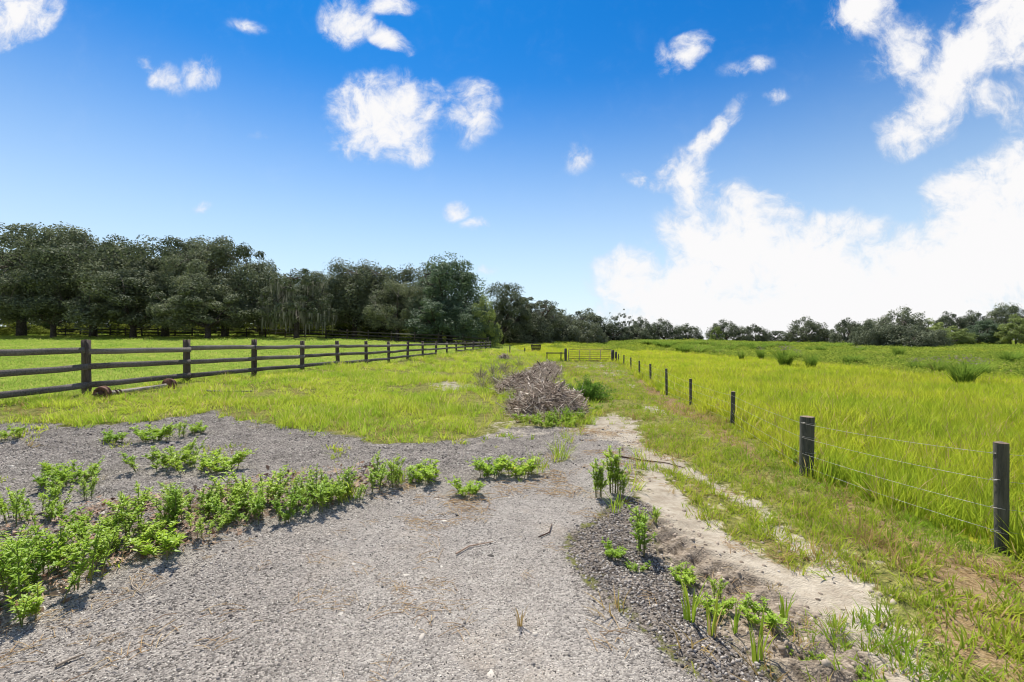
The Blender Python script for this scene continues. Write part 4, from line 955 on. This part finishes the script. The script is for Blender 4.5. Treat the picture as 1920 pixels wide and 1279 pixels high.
# ------------------------------------------------------------------ trees
def tree_proto(seed, H, RX, nclump, per, leafsz, m, low=.30, dome=.85, moss=0, limbs=7, trunk=.38, cr=(.12, .20), open_=0.0, lean=(0, 0), spread=1.0, vz=.85):
    """broad oak: forked trunk, curved limbs, foliage in separate clumps"""
    rs = np.random.default_rng(seed); tb, cb, mb_ = MB(), MB(), MB(); fork = H * rs.uniform(.16, .24); top = np.array((lean[0] * .4, lean[1] * .4, fork))
    tb.tube([(0, 0, -.4), (lean[0] * .05, lean[1] * .05, .1), (lean[0] * .15, 0, fork * .5), top], [trunk * 1.5, trunk * 1.05, trunk * .9, trunk * .85], 9)
    L = []
    for k in range(limbs):
        a = 6.283 * (k + rs.uniform(-.3, .3)) / limbs; el = rs.uniform(.35, 1.2); ln = RX * rs.uniform(.7, .95) if el < .8 else (H - fork) * .8
        e = top + np.array((math.cos(a) * math.cos(el) * ln + lean[0], math.sin(a) * math.cos(el) * ln + lean[1], math.sin(el) * min(ln, H - fork) * .9)); md_ = top * .55 + e * .45 + (0, 0, -.05 * ln if el > .8 else .10 * ln) + rs.normal(size=3) * .05 * ln
        ts = np.linspace(0, 1, 7)[:, None]; P = top * (1 - ts) ** 2 + md_ * 2 * ts * (1 - ts) + e * ts ** 2
        tb.tube(P, np.linspace(trunk * .55, trunk * .10, 7), 7); L.append(P)
    LP = np.concatenate(L); zc = H * low; hz_ = H - zc
    for k in range(nclump):
        a = rs.random() * 6.283; u_ = rs.uniform(-.25, 1) if k % 4 else rs.uniform(-.35, .2); rr = math.sqrt(max(0, 1 - max(u_, 0) ** 2)) * (1 if u_ > 0 else (1 + u_ * .5)); s_ = rs.uniform(.62, .93)
        c = np.array((math.cos(a) * rr * RX * s_ * spread + lean[0], math.sin(a) * rr * RX * s_ * spread + lean[1], zc + u_ * hz_ * s_ * dome / .85)); R_ = RX * (cr[0] * .75 + (cr[1] * 1.1 - cr[0] * .75) * rs.random())
        j = np.argmin(((LP - c) ** 2).sum(1)); q = LP[j]
        tb.tube([q, q * .5 + c * .5 + rs.normal(size=3) * .06 * RX, c], [trunk * .13, trunk * .08, trunk * .03], 4, False)
        n = int(per * rs.uniform(.7, 1.3)); D = rs.normal(size=(n, 3)); D[:, 2] += .35; D /= np.linalg.norm(D, axis=1)[:, None]; rad = R_ * (.55 + .5 * rs.random(n) ** .6)
        lum = 1 + .25 * np.sin(D[:, 0] * 4 + k) * np.sin(D[:, 1] * 5 + k * 2)
        C = c + D * (rad * lum)[:, None] * (1.05, 1.05, vz)
        cb.add(*leaves(C, D * .9 + rs.normal(size=(n, 3)) * .48 + (0, 0, .3), leafsz * rs.uniform(.6, 1.35, n), .6, rs))
        if moss and rs.random() < moss and u_ < .75:
            for g in range(9):
                x_, y_ = c[:2] + rs.normal(size=2) * R_ * .6; z_ = c[2] - R_ * .3; ln = rs.uniform(.6, 2.2) * H / 12; w_ = rs.uniform(.05, .14); az = rs.random() * 3.14; dx, dy = math.cos(az) * w_, math.sin(az) * w_
                V = [(x_ - dx, y_ - dy, z_), (x_ + dx, y_ + dy, z_), (x_ - dx * .8 + .06, y_ - dy * .8, z_ - ln * .5), (x_ + dx * .9 + .06, y_ + dy * .9, z_ - ln * .5), (x_ + rs.normal() * .05, y_, z_ - ln)]
                mb_.add(V, [(0, 1, 3, 2)]); mb_.f.append(np.array([[mb_.n - 3, mb_.n - 2, mb_.n - 1]])); mb_.mi.append(np.array([0]))
    r_ = {'trunk': tb.mesh('trunk', M['bark'], True), 'crown': cb.mesh('crown', m)}
    if moss: r_['hanging_moss'] = mb_.mesh('hanging_moss', M['moss'])
    r_['dim'] = (RX, H); return r_
TP = {
 'oakA': tree_proto(1, 14, 8.0, 120, 330, .26, M['oak'], .36, vz=.9, cr=(.11, .21)), 'oakB': tree_proto(2, 14, 7.5, 115, 330, .26, M['oak'], .38, vz=.9, cr=(.11, .21)), 'oakC': tree_proto(3, 13, 6.5, 105, 320, .25, M['oak'], .34, vz=.85, cr=(.12, .22)),
 'oakM': tree_proto(4, 11, 5.0, 120, 200, .21, M['oak'], .36, moss=.75, cr=(.10, .18)), 'oakU': tree_proto(5, 12, 4.8, 105, 290, .24, M['oak'], .34, cr=(.17, .30), vz=1.0, dome=.80), 'oakV': tree_proto(6, 12, 4.6, 105, 290, .24, M['oakdeep'], .32, cr=(.17, .30), vz=1.0, dome=.80),
 'airy': tree_proto(7, 11, 5.0, 110, 170, .22, M['oakfar'], .30, cr=(.10, .17)), 'round': tree_proto(8, 4.8, 4.0, 110, 190, .21, M['oakfar'], .16, limbs=6, trunk=.18, vz=1.15, cr=(.12, .24)), 'light': tree_proto(9, 8, 3.8, 90, 190, .23, M['oaklight'], .24, trunk=.2, cr=(.14, .24)),
 'thin': tree_proto(10, 12, 3.2, 60, 80, .24, M['oakfar'], .22, cr=(.10, .19), trunk=.16, limbs=8), 'farA': tree_proto(11, 8, 6.5, 130, 180, .27, M['oakfar'], .22, vz=.95, cr=(.10, .18)), 'farB': tree_proto(12, 7.5, 5.2, 120, 170, .25, M['oakfar'], .20, vz=.95, cr=(.11, .20)),
 'shrub': tree_proto(13, 4.0, 3.0, 90, 150, .19, M['oakfar'], .16, vz=1.15, limbs=6, trunk=.10), 'under': tree_proto(14, 2.6, 2.2, 60, 100, .15, M['under'], .12, limbs=6, trunk=.05), 'shrubL': tree_proto(15, 4.5, 3.0, 70, 150, .20, M['oaklight'], .14, limbs=6, trunk=.08)}
def tree(kind, px, top, wpx, Y, label, group=None, name='oak_tree', cat='tree', rz=None, base=None):
    t = TP[kind]; X = (px - CX) / FOC * Y; g_ = float(hbase(X, Y)); H = EYE + (CY - top) / FOC * Y - g_; wm = wpx / FOC * Y
    root = empty(name, (X, Y, g_), rng.random() * 6.283 if rz is None else rz); sxy = wm / (2.05 * t['dim'][0]); root.scale = (sxy, sxy, H / (t['dim'][1] * .955))
    for nm_ in ('trunk', 'crown', 'hanging_moss'):
        if nm_ in t: o = bpy.data.objects.new(nm_, t[nm_]); COL.objects.link(o); o.parent = root
    return tag(root, label, cat, group)
# the oak grove on the left, front to back
tree('oakA', 40, 418, 330, 62, 'huge dark oak at the left picture edge, tallest of the grove')
tree('oakB', 175, 436, 260, 60, 'big spreading oak second from the left edge, pale sunlit top')
tree('oakC', -110, 420, 260, 60, 'oak cut off by the left picture edge')
tree('oakA', 310, 442, 280, 60, 'wide oak with lumpy crown in the middle of the left grove', rz=2.1)
tree('oakB', 420, 446, 210, 57, 'oak with leaning trunk at the right shoulder of the left grove', rz=4.0)
tree('oakC', 250, 505, 200, 54, 'lower dark oak in front of the wide lumpy oak', rz=1.0)
tree('oakC', 390, 520, 190, 52, 'low drooping oak at the front of the grove behind the dark fence', rz=5.0)
tree('oakB', 100, 500, 190, 55, 'low dark oak in front of the tallest oak', rz=.4)
tree('oakC', 490, 492, 140, 64, 'small oak filling the dip right of the left grove')
tree('oakM', 556, 500, 140, 54, 'pale oak hung with grey moss, standing apart with visible trunk')
tree('oakB', 610, 512, 150, 72, 'oak set back behind the mossy pale oak')
tree('oakU', 665, 486, 140, 62, 'narrow dark oak with two peaks right of the mossy one')
tree('oakU', 712, 488, 130, 64, 'tall slim oak behind the round crowned one', rz=3.0)
tree('oakC', 745, 526, 130, 57, 'round crowned oak at the front, pale rimmed top', rz=2.2)
tree('oakU', 785, 488, 130, 62, 'tall oak left of the bluish green one', rz=1.4)
tree('oakV', 843, 482, 150, 58, 'tall bluish green tree, highest right of the grove\'s dip')
tree('oakV', 825, 560, 130, 54, 'low dense deep green tree under the tall bluish one', rz=2.0)
tree('light', 905, 556, 70, 52, 'light green small tree by the far corner of the board fence', name='broadleaf_tree')
tree('oakC', 942, 530, 120, 62, 'grey green oak right of the light green small tree', rz=.9)
tree('oakV', 890, 575, 90, 52, 'dark low tree right behind the fence corner')
tree('airy', 1000, 554, 125, 66, 'open branched oak with arching bare limbs near the slatted crate', name='oak_tree')
tree('round', 985, 590, 120, 64, 'dense shrub under the open branched oak', name='shrub', cat='shrub')
tree('round', 1045, 600, 95, 70, 'grey green shrub right of the open branched oak', name='shrub', cat='shrub')
tree('farA', 1022, 573, 120, 72, 'full oak behind the open branched one, where the grove tapers off')
tree('oakC', 968, 556, 100, 68, 'dark oak between the grey green oak and the open branched one', rz=3.3)
# middle distance
tree('farB', 1095, 580, 120, 86, 'dark oak behind the round shrub, left of the thin spired trees')
tree('farB', 1048, 584, 110, 88, 'oak in the middle tree line just right of the open branched oak')
tree('shrub', 1113, 606, 55, 70, 'round pale shrub straight above the left half of the gate', name='shrub', cat='shrub')
tree('shrub', 1072, 612, 45, 72, 'smaller round shrub left of the pale one above the gate', name='shrub', cat='shrub')
tree('thin', 1168, 573, 36, 88, 'thin spired tree, highest point of the middle tree line', name='slender_tree')
tree('thin', 1148, 580, 34, 90, 'thin spired tree left of the highest one', name='slender_tree', rz=1)
tree('thin', 1185, 588, 30, 90, 'short thin tree right of the highest spired one', name='slender_tree', rz=2)
tree('farB', 1150, 604, 75, 84, 'broad low tree under the thin spired trees')
tree('farA', 1205, 596, 60, 92, 'oak in the middle tree line right of the spired trees')
tree('farA', 1245, 599, 70, 95, 'wide oak third from the right end of the middle tree line', rz=1)
tree('farB', 1290, 607, 55, 96, 'last oak at the right end of the middle tree line before the sky gap')
tree('farB', 1190, 610, 70, 86, 'low tree at the foot of the middle tree line')
# right distance
tree('farA', 1362, 601, 80, 105, 'domed oak, first right of the sky gap')
tree('shrubL', 1345, 613, 28, 98, 'light green round bush before the domed oak', name='shrub', cat='shrub')
tree('farB', 1417, 608, 48, 105, 'small oak right of the domed oak, a gap between them')
tree('shrub', 1458, 621, 55, 108, 'low bushy tree between the small oak and the bigger one', name='shrub', cat='shrub')
tree('farA', 1512, 596, 78, 100, 'medium dark oak standing alone left of the right hand wood', rz=2)
tree('shrub', 1550, 618, 50, 100, 'low shrub at the right foot of the lone medium oak', name='shrub', cat='shrub')
tree('farB', 1588, 597, 62, 84, 'oak at the left end of the right hand wood')
tree('round', 1620, 600, 60, 86, 'rounded oak behind the left edge of the biggest right hand oak')
tree('shrub', 1605, 622, 30, 74, 'brownish round shrub before the right hand wood', name='shrub', cat='shrub')
tree('farA', 1685, 579, 112, 66, 'biggest oak on the right with sky showing through its crown')
tree('round', 1640, 603, 70, 62, 'dark dense low tree at the left foot of the biggest right hand oak')
tree('round', 1690, 612, 110, 61, 'dark thicket under the biggest right hand oak', name='shrub', cat='shrub')
tree('round', 1735, 612, 70, 62, 'dark low tree at the right foot of the biggest right hand oak')
tree('light', 1745, 598, 60, 70, 'yellow green tree right of the biggest right hand oak', name='broadleaf_tree')
tree('farB', 1780, 586, 70, 84, 'dark oak behind the yellow green tree')
tree('light', 1790, 612, 60, 74, 'light green low tree near the right end of the wood', name='broadleaf_tree', rz=2)
tree('farB', 1825, 584, 75, 86, 'flat topped dark oak near the right picture edge', rz=2)
tree('oakV', 1850, 600, 60, 80, 'green tree below the flat topped dark oak')
tree('oakU', 1893, 567, 70, 82, 'tallest tree near the right picture edge', rz=3)
tree('light', 1905, 590, 60, 76, 'sunlit green tree at the right picture edge', name='broadleaf_tree', rz=1)
tree('farA', 1985, 580, 120, 84, 'oak cut off by the right picture edge')
# undergrowth between the trunks of the grove, and the wood behind it
gU = 'undergrowth bushes between the oak trunks'
for k, px in enumerate(range(-60, 900, 46)):
    tree('under', px + rng.uniform(-14, 14), 604 + rng.uniform(-8, 10), 80 + rng.uniform(-10, 30), 70 + rng.uniform(-2, 8) - px * .006, 'sunlit yellow green bush between the oak trunks behind the dark fence', gU, 'shrub', 'shrub')
gB = 'oaks at the back of the grove'
for k, px in enumerate(range(-220, 920, 88)):
    tree(('oakA', 'oakC', 'oakB')[k % 3], px, np.interp(px, [-220, 200, 480, 560, 900], [440, 456, 505, 520, 545]) + rng.uniform(0, 14), 190, 84 + rng.uniform(-3, 5), 'oak at the back of the left grove, mostly hidden by those in front', gB)
gH = 'dark thickets behind the grove'
for k, px in enumerate(range(-260, 960, 66)):
    tree('shrub', px, 588 + rng.uniform(-10, 14), 110, 92 + rng.uniform(-3, 3), 'dark thicket closing the view behind the trunks of the grove', gH, 'shrub', 'shrub')
